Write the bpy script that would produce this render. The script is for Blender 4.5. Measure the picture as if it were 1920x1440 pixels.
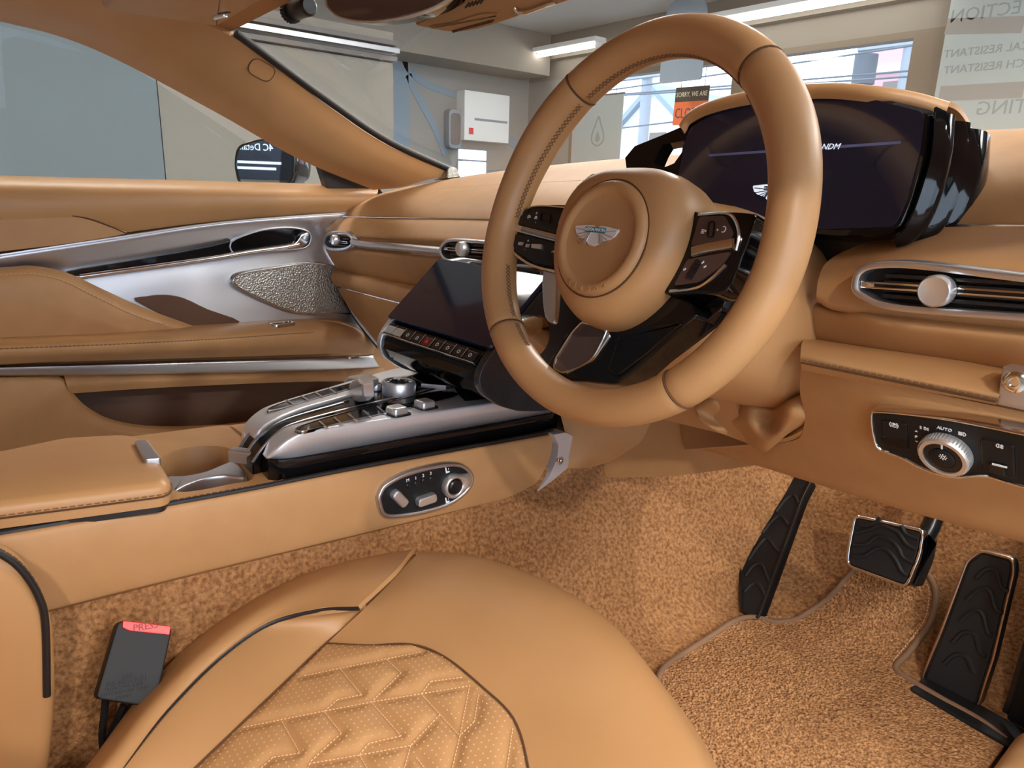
import bpy, bmesh, math, random
from mathutils import Vector, Matrix
from mathutils.bvhtree import BVHTree
random.seed(7)
for o in list(bpy.data.objects): bpy.data.objects.remove(o, do_unlink=True)
SC = bpy.context.scene
COL = SC.collection
V = Vector

# ------------------------------------------------------------------ camera
FPX, CX, CY = 1330.0, 960.0, 720.0            # focal length and centre for a 1920 x 1440 frame
CAM = V((0.76, 0.0, 0.62))
_d = V((804-CX, 5590-CY, FPX)).normalized()   # world down as the lens sees it
_g = V((2600-CX, 424-CY, FPX)); _g = (_g - _d*_g.dot(_d)).normalized()   # car forward
_r = _d.cross(_g)
RW = Matrix((_r, _g, -_d))                    # lens axes -> car axes (x right, y forward, z up)
cam = bpy.data.cameras.new('camera'); camo = bpy.data.objects.new('camera', cam); COL.objects.link(camo)
cam.sensor_fit = 'HORIZONTAL'; cam.sensor_width = 36; cam.lens = FPX*36/1920
cam.clip_start = 0.02; cam.clip_end = 200
_x, _y, _z = RW@V((1,0,0)), RW@V((0,-1,0)), RW@V((0,0,-1))
camo.matrix_world = Matrix(((_x.x,_y.x,_z.x,CAM.x),(_x.y,_y.y,_z.y,CAM.y),(_x.z,_y.z,_z.z,CAM.z),(0,0,0,1)))
SC.camera = camo

# ------------------------------------------------------------------ world, lights, exposure
wd = bpy.data.worlds.new('world'); SC.world = wd; wd.use_nodes = True
wd.node_tree.nodes['Background'].inputs[0].default_value = (0.70, 0.83, 1.0, 1)
wd.node_tree.nodes['Background'].inputs[1].default_value = 5.5
vs = SC.view_settings
vs.view_transform = 'Standard'; vs.look = 'None'; vs.gamma = 1; vs.use_curve_mapping = False
vs.exposure = -0.08

# ------------------------------------------------------------------ helpers: geometry
def ray(px, py): return RW@V(((px-CX)/FPX, (py-CY)/FPX, 1.0))
def at(px, py, ax, v):
    r = ray(px, py); i = 'xyz'.index(ax); return CAM + r*((v-CAM[i])/r[i])
def X(px, py, v): return at(px, py, 'x', v)
def Y(px, py, v): return at(px, py, 'y', v)
def Z(px, py, v): return at(px, py, 'z', v)
class Frame:
    """a local plane: origin, u right, v up, w outwards"""
    def __init__(s, o, u, v):
        s.o = V(o); s.u = V(u).normalized(); v = V(v); s.v = (v - s.u*v.dot(s.u)).normalized(); s.w = s.u.cross(s.v)
    def __call__(s, u, v, w=0.0): return s.o + s.u*u + s.v*v + s.w*w
    def uv(s, px, py, w=0.0):
        r = ray(px, py); o = s.o + s.w*w; p = CAM + r*((o-CAM).dot(s.w)/r.dot(s.w)) - s.o
        return (p.dot(s.u), p.dot(s.v))
    def px(s, pts, w=0.0): return [s.uv(a, b, w) for a, b in pts]
    def mat(s): return Matrix(((s.u.x,s.v.x,s.w.x,s.o.x),(s.u.y,s.v.y,s.w.y,s.o.y),(s.u.z,s.v.z,s.w.z,s.o.z),(0,0,0,1)))
    def sub(s, u, v, w=0, rot=0.0):
        c, n = math.cos(rot), math.sin(rot)
        return Frame(s(u, v, w), s.u*c + s.v*n, s.v*c - s.u*n)
def cr(p0, p1, p2, p3, t):
    return 0.5*((2*p1) + (p2-p0)*t + (2*p0-5*p1+4*p2-p3)*t*t + (3*p1-p0-3*p2+p3)*t*t*t)
def spline(pts, n=6, closed=False):
    pts = [V(p) for p in pts]; k = len(pts); out = []
    if k < 3 and not closed:
        return [pts[0].lerp(pts[-1], i/n) for i in range(n+1)]
    for i in range(k if closed else k-1):
        if closed: a, b, c, d = pts[i-1], pts[i], pts[(i+1) % k], pts[(i+2) % k]
        else:
            b, c = pts[i], pts[i+1]
            a = pts[i-1] if i else b*2-c
            d = pts[i+2] if i+2 < k else c*2-b
        for j in range(n): out.append(cr(a, b, c, d, j/n))
    if not closed: out.append(pts[-1])
    return out
def sp2(pts, n=6, closed=True): return [(p.x, p.y) for p in spline([(a, b, 0) for a, b in pts], n, closed)]
def rounded(pts, r, n=4):
    """polygon with its corners rounded; r a number or one per corner"""
    out = []; k = len(pts)
    for i in range(k):
        a, b, c = V((*pts[i-1],0)), V((*pts[i],0)), V((*pts[(i+1) % k],0))
        rr = r[i] if isinstance(r, (list, tuple)) else r
        d1, d2 = (a-b), (c-b); l1, l2 = d1.length, d2.length
        if rr <= 0 or l1 < 1e-9 or l2 < 1e-9: out.append((b.x, b.y)); continue
        q = min(rr, l1*.48, l2*.48); p, e = b+d1/l1*q, b+d2/l2*q
        for j in range(n+1):
            t = j/n; m = p*(1-t)**2 + b*2*t*(1-t) + e*t*t; out.append((m.x, m.y))
    return out
def area2(p): return sum(p[i-1][0]*p[i][1]-p[i][0]*p[i-1][1] for i in range(len(p)))/2
def ccw(p): return p if area2(p) > 0 else p[::-1]
def inset(p, d):
    """move a ccw outline inwards by d"""
    out = []; k = len(p)
    for i in range(k):
        a, b, c = p[i-1], p[i], p[(i+1) % k]
        e1 = V((b[0]-a[0], b[1]-a[1])); e2 = V((c[0]-b[0], c[1]-b[1]))
        if e1.length < 1e-9: e1 = e2
        if e2.length < 1e-9: e2 = e1
        e1.normalize(); e2.normalize()
        n1, n2 = V((-e1.y, e1.x)), V((-e2.y, e2.x)); m = n1+n2
        if m.length < 1e-6: m = n1
        m = m/m.length; q = d/max(.45, m.dot(n1)); out.append((b[0]+m.x*q, b[1]+m.y*q))
    return out
def rect(w, h, cx=0, cy=0): return [(cx-w/2, cy-h/2), (cx+w/2, cy-h/2), (cx+w/2, cy+h/2), (cx-w/2, cy+h/2)]
def circ(r, n=24, cx=0, cy=0, ry=None): return [(cx+r*math.cos(2*math.pi*i/n), cy+(ry or r)*math.sin(2*math.pi*i/n)) for i in range(n)]
def offset_line(p, h):
    """open polyline in 2-D -> closed band of half width h"""
    L, R_ = [], []
    for i, q in enumerate(p):
        a = p[max(0, i-1)]; b = p[min(len(p)-1, i+1)]; t = V((b[0]-a[0], b[1]-a[1]))
        if t.length < 1e-9: t = V((1, 0))
        t.normalize(); hh = h[i] if isinstance(h, list) else h
        L.append((q[0]-t.y*hh, q[1]+t.x*hh)); R_.append((q[0]+t.y*hh, q[1]-t.x*hh))
    return L + R_[::-1]

# ------------------------------------------------------------------ helpers: objects
def finish(o, sharp=38):
    me = o.data; bm = bmesh.new(); bm.from_mesh(me)
    bmesh.ops.recalc_face_normals(bm, faces=bm.faces)
    th = math.radians(sharp)
    for f in bm.faces: f.smooth = True
    for e in bm.edges:
        if len(e.link_faces) == 2: e.smooth = e.calc_face_angle(0) < th
    bm.to_mesh(me); bm.free()
def obj(name, verts, faces, mat, parent=None, sharp=38, label=None, uv=None):
    me = bpy.data.meshes.new(name); me.from_pydata([tuple(v) for v in verts], [], faces); me.materials.append(mat)
    o = bpy.data.objects.new(name, me); COL.objects.link(o)
    finish(o, sharp)
    if parent is not None:
        o.parent = parent; bpy_parent(o, parent)
    if label: o['label'] = label
    return o
BASE = {}
def bpy_parent(o, parent):
    m = BASE.get(parent.name)
    o.matrix_parent_inverse = Matrix.Translation(V(m)).inverted() if m is not None else Matrix.Identity(4)
def thing(name, label, cat, base=(0,0,0), group=None):
    o = bpy.data.objects.new(name, None); COL.objects.link(o); o.location = base; o.empty_display_size = .05
    BASE[o.name] = tuple(base)
    return tag(o, label, cat, group)
def tag(o, label, cat, group=None):
    o['label'] = label; o['category'] = cat
    if group: o['group'] = group
    return o
def struct(o): o['kind'] = 'structure'; return o
def stuff(o): o['kind'] = 'stuff'; return o
class MB:
    """collects several shapes into one mesh"""
    def __init__(s): s.v, s.f = [], []
    def add(s, verts, faces):
        n = len(s.v); s.v += [V(p) for p in verts]; s.f += [tuple(n+i for i in f) for f in faces]; return s
    def make(s, name, mat, parent=None, sharp=38, label=None): return obj(name, s.v, s.f, mat, parent, sharp, label)
# -- shape generators return (verts, faces)
def g_loft(rings, closed=True, cap=True, loop=False):
    n = len(rings[0]); v = [p for r in rings for p in r]; f = []
    m = len(rings)
    for i in range(m if loop else m-1):
        a, b = i*n, ((i+1) % m)*n
        for j in range(n if closed else n-1):
            k = (j+1) % n; f.append((a+j, a+k, b+k, b+j))
    if cap and closed and not loop: f += [tuple(range(n))[::-1], tuple((m-1)*n+i for i in range(n))]
    return v, f
def g_slab(fr, poly, w0, w1, bev=0.0, steps=2, inner=None, belly=0.0):
    """outline in fr's plane, extruded w0..w1, front edge rounded by bev"""
    p = ccw(poly); rings = [[fr(a, b, w0) for a, b in p]]
    if bev > 0:
        rings.append([fr(a, b, w1-bev) for a, b in p])
        for i in range(1, steps+1):
            t = i/steps*math.pi/2
            q = inset(p, bev*(1-math.cos(t))); rings.append([fr(a, b, w1-bev+bev*math.sin(t)) for a, b in q])
    else: rings.append([fr(a, b, w1) for a, b in p])
    if belly:
        cu = sum(a for a, b in p)/len(p); cv = sum(b for a, b in p)/len(p)
        for k in (.8, .55, .3): rings.append([fr(cu+(a-cu)*k, cv+(b-cv)*k, w1+belly*(1-k*k)) for a, b in inset(p, bev)])
    return g_loft(rings)
def g_ring(fr, outer, d, w0, w1, bev=0.0, inner=None):
    """a frame: outline, its inset by d, extruded; rounded front"""
    p = ccw(outer); q = inner if inner else inset(p, d)
    A = [[fr(a, b, w0) for a, b in p], [fr(a, b, w1-bev) for a, b in p]]
    if bev:
        for t in (.3, .7): A.append([fr(a+(c-a)*bev/d*t*.8, b+(e-b)*bev/d*t*.8, w1-bev+bev*math.sin(t*math.pi/2)) for (a, b), (c, e) in zip(p, q)])
        A.append([fr(a+(c-a)*.35, b+(e-b)*.35, w1) for (a, b), (c, e) in zip(p, q)])
        A.append([fr(a+(c-a)*.65, b+(e-b)*.65, w1) for (a, b), (c, e) in zip(p, q)])
        A.append([fr(a+(c-a)*.9, b+(e-b)*.9, w1-bev*.5) for (a, b), (c, e) in zip(p, q)])
    else: A.append([fr(a, b, w1) for a, b in q])
    A.append([fr(a, b, w0) for a, b in q])
    return g_loft(A, loop=True)
def g_tube(pts, r, res=8, closed=False, flat=1.0, up=None, cap=True):
    pts = [V(p) for p in pts]; k = len(pts); rings = []; prev = None
    for i, p in enumerate(pts):
        if closed: t = pts[(i+1) % k]-pts[i-1]
        else: t = pts[min(k-1, i+1)]-pts[max(0, i-1)]
        t = t.normalized() if t.length > 1e-9 else V((0,0,1))
        if up is not None: a = V(up)
        elif prev is None: a = V((0,0,1)) if abs(t.z) < .9 else V((1,0,0))
        else: a = prev
        a = (a - t*a.dot(t)).normalized(); prev = a; b = t.cross(a)
        rr = r[i] if isinstance(r, (list, tuple)) else r
        rings.append([p + a*(rr*flat*math.cos(2*math.pi*j/res)) + b*(rr*math.sin(2*math.pi*j/res)) for j in range(res)])
    return g_loft(rings, cap=cap, loop=closed)
def g_lathe(fr, prof, n=24, a0=0.0, a1=2*math.pi):
    """prof: (radius, w) pairs about fr's w axis"""
    full = abs(a1-a0-2*math.pi) < 1e-6
    rings = [[fr(r*math.cos(a0+(a1-a0)*i/n), r*math.sin(a0+(a1-a0)*i/n), w) for i in range(n if full else n+1)] for r, w in prof]
    return g_loft(rings, closed=full, cap=full)
def dens(rows, nu, nv):
    a = [spline(r, nu) for r in rows]
    return [list(c) for c in zip(*[spline(list(c), nv) for c in zip(*a)])]
def g_grid(G):
    m = len(G[0]); v = [p for r in G for p in r]
    return v, [(i*m+j, i*m+j+1, (i+1)*m+j+1, (i+1)*m+j) for i in range(len(G)-1) for j in range(m-1)]
def patch(name, rows, mat, parent=None, nu=5, nv=5, thick=0.004, sharp=50, label=None, away=None):
    """a smooth skin through rows of points, with thickness turned away from the lens side"""
    G = dens(rows, nu, nv); v, f = g_grid(G)
    # real thickness: a second skin moved along the normals
    n = [V((0,0,0)) for _ in v]
    for q in f:
        nn = (v[q[2]]-v[q[0]]).cross(v[q[3]]-v[q[1]])
        for i in q: n[i] += nn
    c = v[len(v)//2]; ref = (V(away)-c) if away is not None else (CAM-c)
    sgn = 1 if n[len(v)//2].dot(ref) > 0 else -1
    k = len(v); v2 = [p - (q.normalized() if q.length else q)*sgn*thick for p, q in zip(v, n)]
    f2 = [tuple(i+k for i in reversed(q)) for q in f]
    R_, M = len(G), len(G[0])
    edge = [j for j in range(M)] + [i*M+M-1 for i in range(1, R_)] + [(R_-1)*M+j for j in range(M-2, -1, -1)] + [i*M for i in range(R_-2, 0, -1)]
    f3 = [(edge[i], edge[i-1], edge[i-1]+k, edge[i]+k) for i in range(len(edge))]
    return obj(name, v+v2, f+f2+f3, mat, parent, sharp, label)
def slab(name, fr, poly, w0, w1, mat, parent=None, bev=0.0, label=None, belly=0.0, steps=2, sharp=38):
    o = obj(name, *g_slab(fr, poly, w0, w1, bev, steps, belly=belly), mat, parent, sharp, label)
    if bev > 0 and not belly:
        m = o.modifiers.new('weighted_normals', 'WEIGHTED_NORMAL'); m.keep_sharp = True; m.weight = 100
    return o
def tube(name, pts, r, mat, parent=None, res=8, closed=False, label=None, flat=1.0, up=None):
    return obj(name, *g_tube(pts, r, res, closed, flat, up), mat, parent, 50, label)
def ringo(name, fr, outer, d, w0, w1, mat, parent=None, bev=0.0, label=None, inner=None):
    return obj(name, *g_ring(fr, outer, d, w0, w1, bev, inner), mat, parent, 50, label)
def box(name, lo, hi, mat, parent=None, bev=0.0, label=None):
    lo, hi = V(lo), V(hi); c = (lo+hi)/2; d = hi-lo
    fr = Frame((c.x, c.y, lo.z), (1,0,0), (0,1,0))
    return slab(name, fr, rect(d.x, d.y), 0, d.z, mat, parent, bev, label)
def lettering(name, text, fr, u, v, size, mat, parent=None, depth=0.0004, align='CENTER', flip=False, shear=0.0, w=0.0, label=None, sx=1.0):
    cu = bpy.data.curves.new(name, 'FONT'); cu.body = text; cu.size = size; cu.extrude = depth; cu.align_x = align; cu.align_y = 'CENTER'; cu.shear = shear; cu.resolution_u = 2
    to = bpy.data.objects.new(name, cu); COL.objects.link(to)
    me = bpy.data.meshes.new_from_object(to.evaluated_get(bpy.context.evaluated_depsgraph_get()))
    bpy.data.objects.remove(to, do_unlink=True); bpy.data.curves.remove(cu)
    M = fr.mat() @ Matrix.Translation((u, v, w+depth)) @ Matrix.Diagonal((-sx if flip else sx, 1, 1, 1))
    me.transform(M); me.materials.clear(); me.materials.append(mat)
    if flip: me.flip_normals()
    me.name = name
    o = bpy.data.objects.new(name, me); COL.objects.link(o)
    if parent is not None: o.parent = parent; bpy_parent(o, parent)
    if label: o['label'] = label
    return o
def stitches(name, pts, mat, parent, step=0.006, length=0.0042, r=0.00055, normal=None, zig=0.0):
    """a row of thread stitches along a line, one part"""
    mb = MB(); pts = [V(p) for p in pts]; acc = 0; flip = 1
    seg = []
    L = [0.0]
    for a, b in zip(pts, pts[1:]): L.append(L[-1]+(b-a).length)
    def pos(s):
        for i in range(len(pts)-1):
            if s <= L[i+1]:
                k = (s-L[i])/max(1e-9, L[i+1]-L[i]); return pts[i].lerp(pts[i+1], k), (pts[i+1]-pts[i]).normalized()
        return pts[-1], (pts[-1]-pts[-2]).normalized()
    s = step/2
    while s < L[-1]:
        p, t = pos(s)
        if zig and normal is not None:
            sd = t.cross(V(normal)).normalized()*zig*flip; flip = -flip
            mb.add(*g_tube([p-t*length/2-sd, p+t*length/2+sd], r, 4))
        else: mb.add(*g_tube([p-t*length/2, p+t*length/2], r, 4))
        s += step
    return stuff(mb.make(name, mat, parent))

# ------------------------------------------------------------------ materials
def nd(nt, t, **k):
    n = nt.nodes.new(t)
    for a, b in k.items():
        if hasattr(n, a): setattr(n, a, b)
        else: n.inputs[a].default_value = b
    return n
def pbr(name, col, rough=.5, metal=0.0, spec=.5, coat=0.0, sheen=0.0, emit=None, es=0.0):
    m = bpy.data.materials.new(name); m.use_nodes = True; b = m.node_tree.nodes['Principled BSDF']
    b.inputs['Base Color'].default_value = (*col, 1); b.inputs['Roughness'].default_value = rough; b.inputs['Metallic'].default_value = metal
    b.inputs['Specular IOR Level'].default_value = spec; b.inputs['Coat Weight'].default_value = coat; b.inputs['Coat Roughness'].default_value = .04
    b.inputs['Sheen Weight'].default_value = sheen
    if emit: b.inputs['Emission Color'].default_value = (*emit, 1); b.inputs['Emission Strength'].default_value = es
    return m
def bump(m, kind, scale, strength, dist=.001, detail=2, mixcol=None, coord='Object', sc3=None, col2scale=None):
    nt = m.node_tree; b = nt.nodes['Principled BSDF']
    tc = nd(nt, 'ShaderNodeTexCoord'); src = tc.outputs[coord]
    if sc3:
        mp = nd(nt, 'ShaderNodeMapping'); mp.inputs['Scale'].default_value = sc3; nt.links.new(src, mp.inputs[0]); src = mp.outputs[0]
    if kind == 'noise':
        t = nd(nt, 'ShaderNodeTexNoise'); t.inputs['Scale'].default_value = scale; t.inputs['Detail'].default_value = detail; out = t.outputs['Fac']
    else:
        t = nd(nt, 'ShaderNodeTexVoronoi'); t.inputs['Scale'].default_value = scale; out = t.outputs['Distance']
    nt.links.new(src, t.inputs['Vector'])
    bp = nd(nt, 'ShaderNodeBump'); bp.inputs['Strength'].default_value = strength; bp.inputs['Distance'].default_value = dist
    nt.links.new(out, bp.inputs['Height']); nt.links.new(bp.outputs[0], b.inputs['Normal'])
    if mixcol:
        n2 = nd(nt, 'ShaderNodeTexNoise'); n2.inputs['Scale'].default_value = col2scale or scale*.4; n2.inputs['Detail'].default_value = 3
        nt.links.new(src, n2.inputs['Vector'])
        cr_ = nd(nt, 'ShaderNodeValToRGB'); cr_.color_ramp.elements[0].position = .32; cr_.color_ramp.elements[1].position = .68
        cr_.color_ramp.elements[0].color = (*mixcol[0], 1); cr_.color_ramp.elements[1].color = (*mixcol[1], 1)
        nt.links.new(n2.outputs['Fac'], cr_.inputs[0]); nt.links.new(cr_.outputs[0], b.inputs['Base Color'])
    return m
TAN = (.46, .243, .100)
M = {}
M['leather'] = bump(pbr('tan_leather', TAN, .50, spec=.4), 'voronoi', 900, .10, .0004, mixcol=((.445,.233,.095), (.478,.255,.106)), col2scale=30)
M['leather_smooth'] = bump(pbr('tan_nappa', TAN, .42, spec=.45), 'voronoi', 1300, .05, .0003, mixcol=((.450,.237,.097), (.472,.250,.103)), col2scale=18)
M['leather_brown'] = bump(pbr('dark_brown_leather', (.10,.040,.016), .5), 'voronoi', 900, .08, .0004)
M['piping'] = pbr('black_piping', (.012,.010,.010), .45)
M['thread'] = pbr('brown_thread', (.20,.10,.045), .8)
M['thread_light'] = pbr('light_thread', (.66,.42,.22), .8)
M['seam'] = pbr('seam_shadow_gap', (.10,.042,.015), .9)
M['gloss'] = pbr('piano_black', (.005,.005,.006), .06, spec=.4)
M['black'] = bump(pbr('black_plastic', (.009,.009,.010), .50, spec=.3), 'noise', 700, .08, .0003)
M['satin_black'] = pbr('satin_black_plastic', (.010,.010,.011), .28)
M['rubber'] = bump(pbr('black_rubber', (.014,.014,.015), .58, spec=.35), 'noise', 500, .1, .0004)
M['screen'] = pbr('dark_glass_screen', (.006,.009,.020), .10, coat=.5, emit=(.008,.016,.045), es=.10)
M['satin'] = bump(pbr('satin_aluminium', (.66,.66,.69), .36, 1.0), 'noise', 900, .03, .0002)
M['rail_silver'] = bump(pbr('silver_rail_finish', (.80,.80,.82), .40, .6), 'noise', 900, .03, .0002)
M['chrome'] = pbr('polished_metal', (.80,.79,.78), .12, 1.0)
M['steel'] = pbr('brushed_knob_metal', (.80,.79,.78), .34, .85)
M['lever'] = pbr('silver_lever', (.84,.84,.85), .30, .75)
M['white_mark'] = pbr('white_print', (.85,.85,.85), .6)
M['red'] = pbr('red_plastic', (.75,.03,.03), .35)
M['carbon'] = bump(pbr('carbon_weave', (.020,.020,.022), .32, coat=.4), 'voronoi', 230, .5, .0006)
M['headliner'] = bump(pbr('tan_alcantara', (.42,.205,.085), .9, spec=.2), 'noise', 900, .15, .0004)
CARPET = ((.20,.090,.036), (.45,.225,.096))
M['carpet'] = bump(pbr('tan_carpet', (.4,.2,.1), .95, spec=.05), 'noise', 380, .8, .003, detail=3, mixcol=CARPET, col2scale=210)
M['mat'] = bump(pbr('tan_floor_mat_pile', (.45,.24,.12), .95, spec=.05), 'voronoi', 300, .9, .0035, mixcol=((.21,.096,.040), (.51,.265,.118)), col2scale=240)
M['bind'] = bump(pbr('mat_binding', (.21,.115,.062), .8), 'noise', 600, .2, .0004)
M['grille'] = bump(pbr('speaker_mesh', (.40,.385,.35), .4, .9), 'voronoi', 260, .8, .0015)
M['disp_text'] = pbr('lit_display_text', (.5,.5,.5), .5, emit=(.75,.85,1), es=.8)
M['disp_line'] = pbr('lit_display_line', (.1,.1,.2), .5, emit=(.10,.13,.32), es=.12)
M['mirror'] = pbr('mirror_glass', (.80,.84,.88), .01, 1.0)
M['brown_reflection'] = pbr('brown_reflection_glass', (.075,.045,.038), .05, coat=.5)  # brown of the reflected cabin put into the base colour
def glass(name, tint, refl=.9):
    m = bpy.data.materials.new(name); m.use_nodes = True; nt = m.node_tree; nt.nodes.clear()
    out = nd(nt, 'ShaderNodeOutputMaterial'); mx = nd(nt, 'ShaderNodeMixShader'); tr = nd(nt, 'ShaderNodeBsdfTransparent'); gl = nd(nt, 'ShaderNodeBsdfGlossy')
    fr = nd(nt, 'ShaderNodeMath', operation='MULTIPLY_ADD'); lw_ = nd(nt, 'ShaderNodeLayerWeight'); lw_.inputs[0].default_value = .5; pw = nd(nt, 'ShaderNodeMath', operation='POWER'); pw.inputs[1].default_value = 5
    nt.links.new(lw_.outputs['Facing'], pw.inputs[0]); nt.links.new(pw.outputs[0], fr.inputs[0]); fr.inputs[1].default_value = .8; fr.inputs[2].default_value = .04
    tr.inputs[0].default_value = (*tint, 1); gl.inputs[0].default_value = (refl, refl, refl, 1); gl.inputs[1].default_value = .0
    nt.links.new(fr.outputs[0], mx.inputs[0]); nt.links.new(tr.outputs[0], mx.inputs[1]); nt.links.new(gl.outputs[0], mx.inputs[2]); nt.links.new(mx.outputs[0], out.inputs[0])
    return m
M['glass'] = glass('clear_windscreen_glass', (.95,.97,.97))
M['sideglass'] = glass('side_window_glass', (.94,.96,.96), .12)
M['pane'] = glass('shop_window_glass', (.96,.97,.98), .5)
# the room and the street
M['wall_cream'] = bump(pbr('cream_wall', (.27,.247,.21), .8), 'noise', 3, .02, mixcol=((.262,.24,.203), (.278,.254,.216)), col2scale=1.5)
M['wall_grey'] = pbr('grey_blue_panel', (.165,.198,.212), .7)
M['wall_white'] = pbr('off_white_wall', (.32,.305,.28), .8)
M['ceil'] = pbr('ceiling_paint', (.55,.53,.50), .9)
M['beam'] = pbr('beam_paint', (.27,.24,.20), .8)
M['rail'] = pbr('dark_rail', (.16,.14,.13), .5)
M['frame'] = pbr('bronze_window_frame', (.20,.16,.115), .5)
M['blue'] = pbr('grey_blue_paint', (.24,.31,.37), .7)
M['floor'] = pbr('grey_tile_floor', (.35,.34,.33), .35)
M['banner'] = pbr('pale_banner', (.42,.47,.455), .7)
M['banner_ink'] = pbr('banner_ink', (.27,.32,.31), .7)
M['lamp'] = pbr('lit_lamp', (1,1,1), .5, emit=(1,.95,.88), es=14)
M['paper'] = pbr('white_card', (.85,.84,.80), .6)
M['blackcard'] = pbr('dark_sign', (.025,.035,.035), .6)
M['orange'] = pbr('orange_sign', (.85,.16,.05), .6)
M['cream_ink'] = pbr('cream_ink', (.75,.68,.5), .6)
M['pink'] = pbr('pink_render', (.62,.36,.38), .8)
M['house'] = pbr('white_render', (.75,.78,.80), .8)
M['pole'] = pbr('concrete_pole', (.30,.33,.36), .8)
M['wire'] = pbr('cable', (.10,.12,.14), .7)
M['asphalt'] = pbr('asphalt', (.20,.21,.22), .9)
M['carpaint'] = pbr('black_car_paint', (.010,.011,.013), .06, coat=.8)

# ------------------------------------------------------------------ ceiling lamp panels, out of view, added to light the car
GZ, CZ = -0.34, 2.12          # showroom floor and ceiling
def area(loc, sx, sy, power, col=(1,.965,.92), rot=(0,0,0)):
    l = bpy.data.lights.new('panel_light', 'AREA'); l.shape = 'RECTANGLE'; l.size = sx; l.size_y = sy; l.energy = power; l.color = col
    o = bpy.data.objects.new('panel_light', l); COL.objects.link(o); o.location = loc; o.rotation_euler = rot; return o
LAMPS = [(1.7,.3), (1.7,2.1), (1.7,-1.6), (-1.6,.3), (-1.6,2.1), (-1.6,-1.6), (.1,3.6), (3.3,.3), (3.3,2.1), (-3.4,3.6)]
def build_lamps():
    for i, (x, y) in enumerate(LAMPS):
        t = thing('added_ceiling_lamp', 'white recessed ceiling lamp panel out of view, added to light the car', 'lamp', (x, y, CZ-.05), 'added ceiling lamp panels')
        box('housing', (x-.17, y-.62, CZ-.05), (x+.17, y+.62, CZ-.002), M['paper'], t)
        box('diffuser', (x-.15, y-.60, CZ-.056), (x+.15, y+.60, CZ-.052), M['lamp'], t)
        area((x, y, CZ-.07), .3, 1.2, LAMPW)

# ------------------------------------------------------------------ showroom
def wallbox(name, lo, hi, m): return struct(box(name, lo, hi, M[m]))
XL, XR, YF, YB = -5.4, 4.2, 5.3, -4.5
struct(box('floor', (XL-.2, YB-.2, GZ-.1), (XR+.2, YF+.2, GZ), M['floor']))
struct(box('ceiling', (XL-.2, YB-.2, CZ), (XR+.2, YF+.2, CZ+.1), M['ceil']))
wallbox('wall_left', (XL-.2, YB, GZ), (XL, YF, CZ), 'wall_white')
wallbox('wall_back', (XL-.2, YB-.2, GZ), (XR+.2, YB, CZ), 'wall_cream')
# right wall with a wide daylight window beside the open driver's door
RY0, RY1, RZ0, RZ1 = -3.6, 3.6, -.20, 1.95
wallbox('wall_right', (XR, YB, GZ), (XR+.2, YF, RZ0), 'wall_cream')
wallbox('wall_right.001', (XR, YB, RZ1), (XR+.2, YF, CZ), 'wall_cream')
wallbox('wall_right.002', (XR, YB, RZ0), (XR+.2, RY0, RZ1), 'wall_cream')
wallbox('wall_right.003', (XR, RY1, RZ0), (XR+.2, YF, RZ1), 'wall_cream')
# front wall: three window bays
WZ0, WZ1 = .35, 1.72
BAYS = [(-4.75, -2.84), (-2.66, -1.47), (-1.36, 2.4)]
wallbox('wall_front', (XL, YF, GZ), (XR, YF+.15, WZ0), 'wall_cream')
wallbox('wall_front.001', (XL, YF, WZ1), (XR, YF+.15, CZ), 'beam')
for i, (a, b) in enumerate([(XL, BAYS[0][0]), (BAYS[0][1], BAYS[1][0]), (BAYS[1][1], BAYS[2][0]), (BAYS[2][1], XR)]):
    wallbox('wall_front.%03d' % (i+2), (a, YF, WZ0), (b, YF+.15, WZ1), 'wall_white' if i == 0 else 'frame')
for i, (a, b) in enumerate(BAYS):
    fr = Frame(((a+b)/2, YF+.06, (WZ0+WZ1)/2), (1,0,0), (0,0,1))
    w = struct(ringo('window_%d' % (i+1), fr, rect(b-a, WZ1-WZ0), .045, -.04, .06, M['frame']))
    slab('pane', fr, rect(b-a-.06, WZ1-WZ0-.06), -.02, -.012, M['pane'], w)
fr = Frame((XR+.1, (RY0+RY1)/2, (RZ0+RZ1)/2), (0,1,0), (0,0,1))
w = struct(ringo('window_4', fr, rect(RY1-RY0, RZ1-RZ0), .05, -.05, .05, M['frame']))
slab('pane', fr, rect(RY1-RY0-.06, RZ1-RZ0-.06), -.004, .004, M['pane'], w)
struct(box('trim_1', (XL, YF-.10, CZ-.22), (XR, YF-.002, CZ-.002), M['beam']))              # blind box over the windows
struct(box('trim_2', (XL+.002, 1.6, 1.74), (XL+.45, YF-.12, CZ-.002), M['beam']))           # beam along the left wall
LAMPW = 14
build_lamps()
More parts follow.
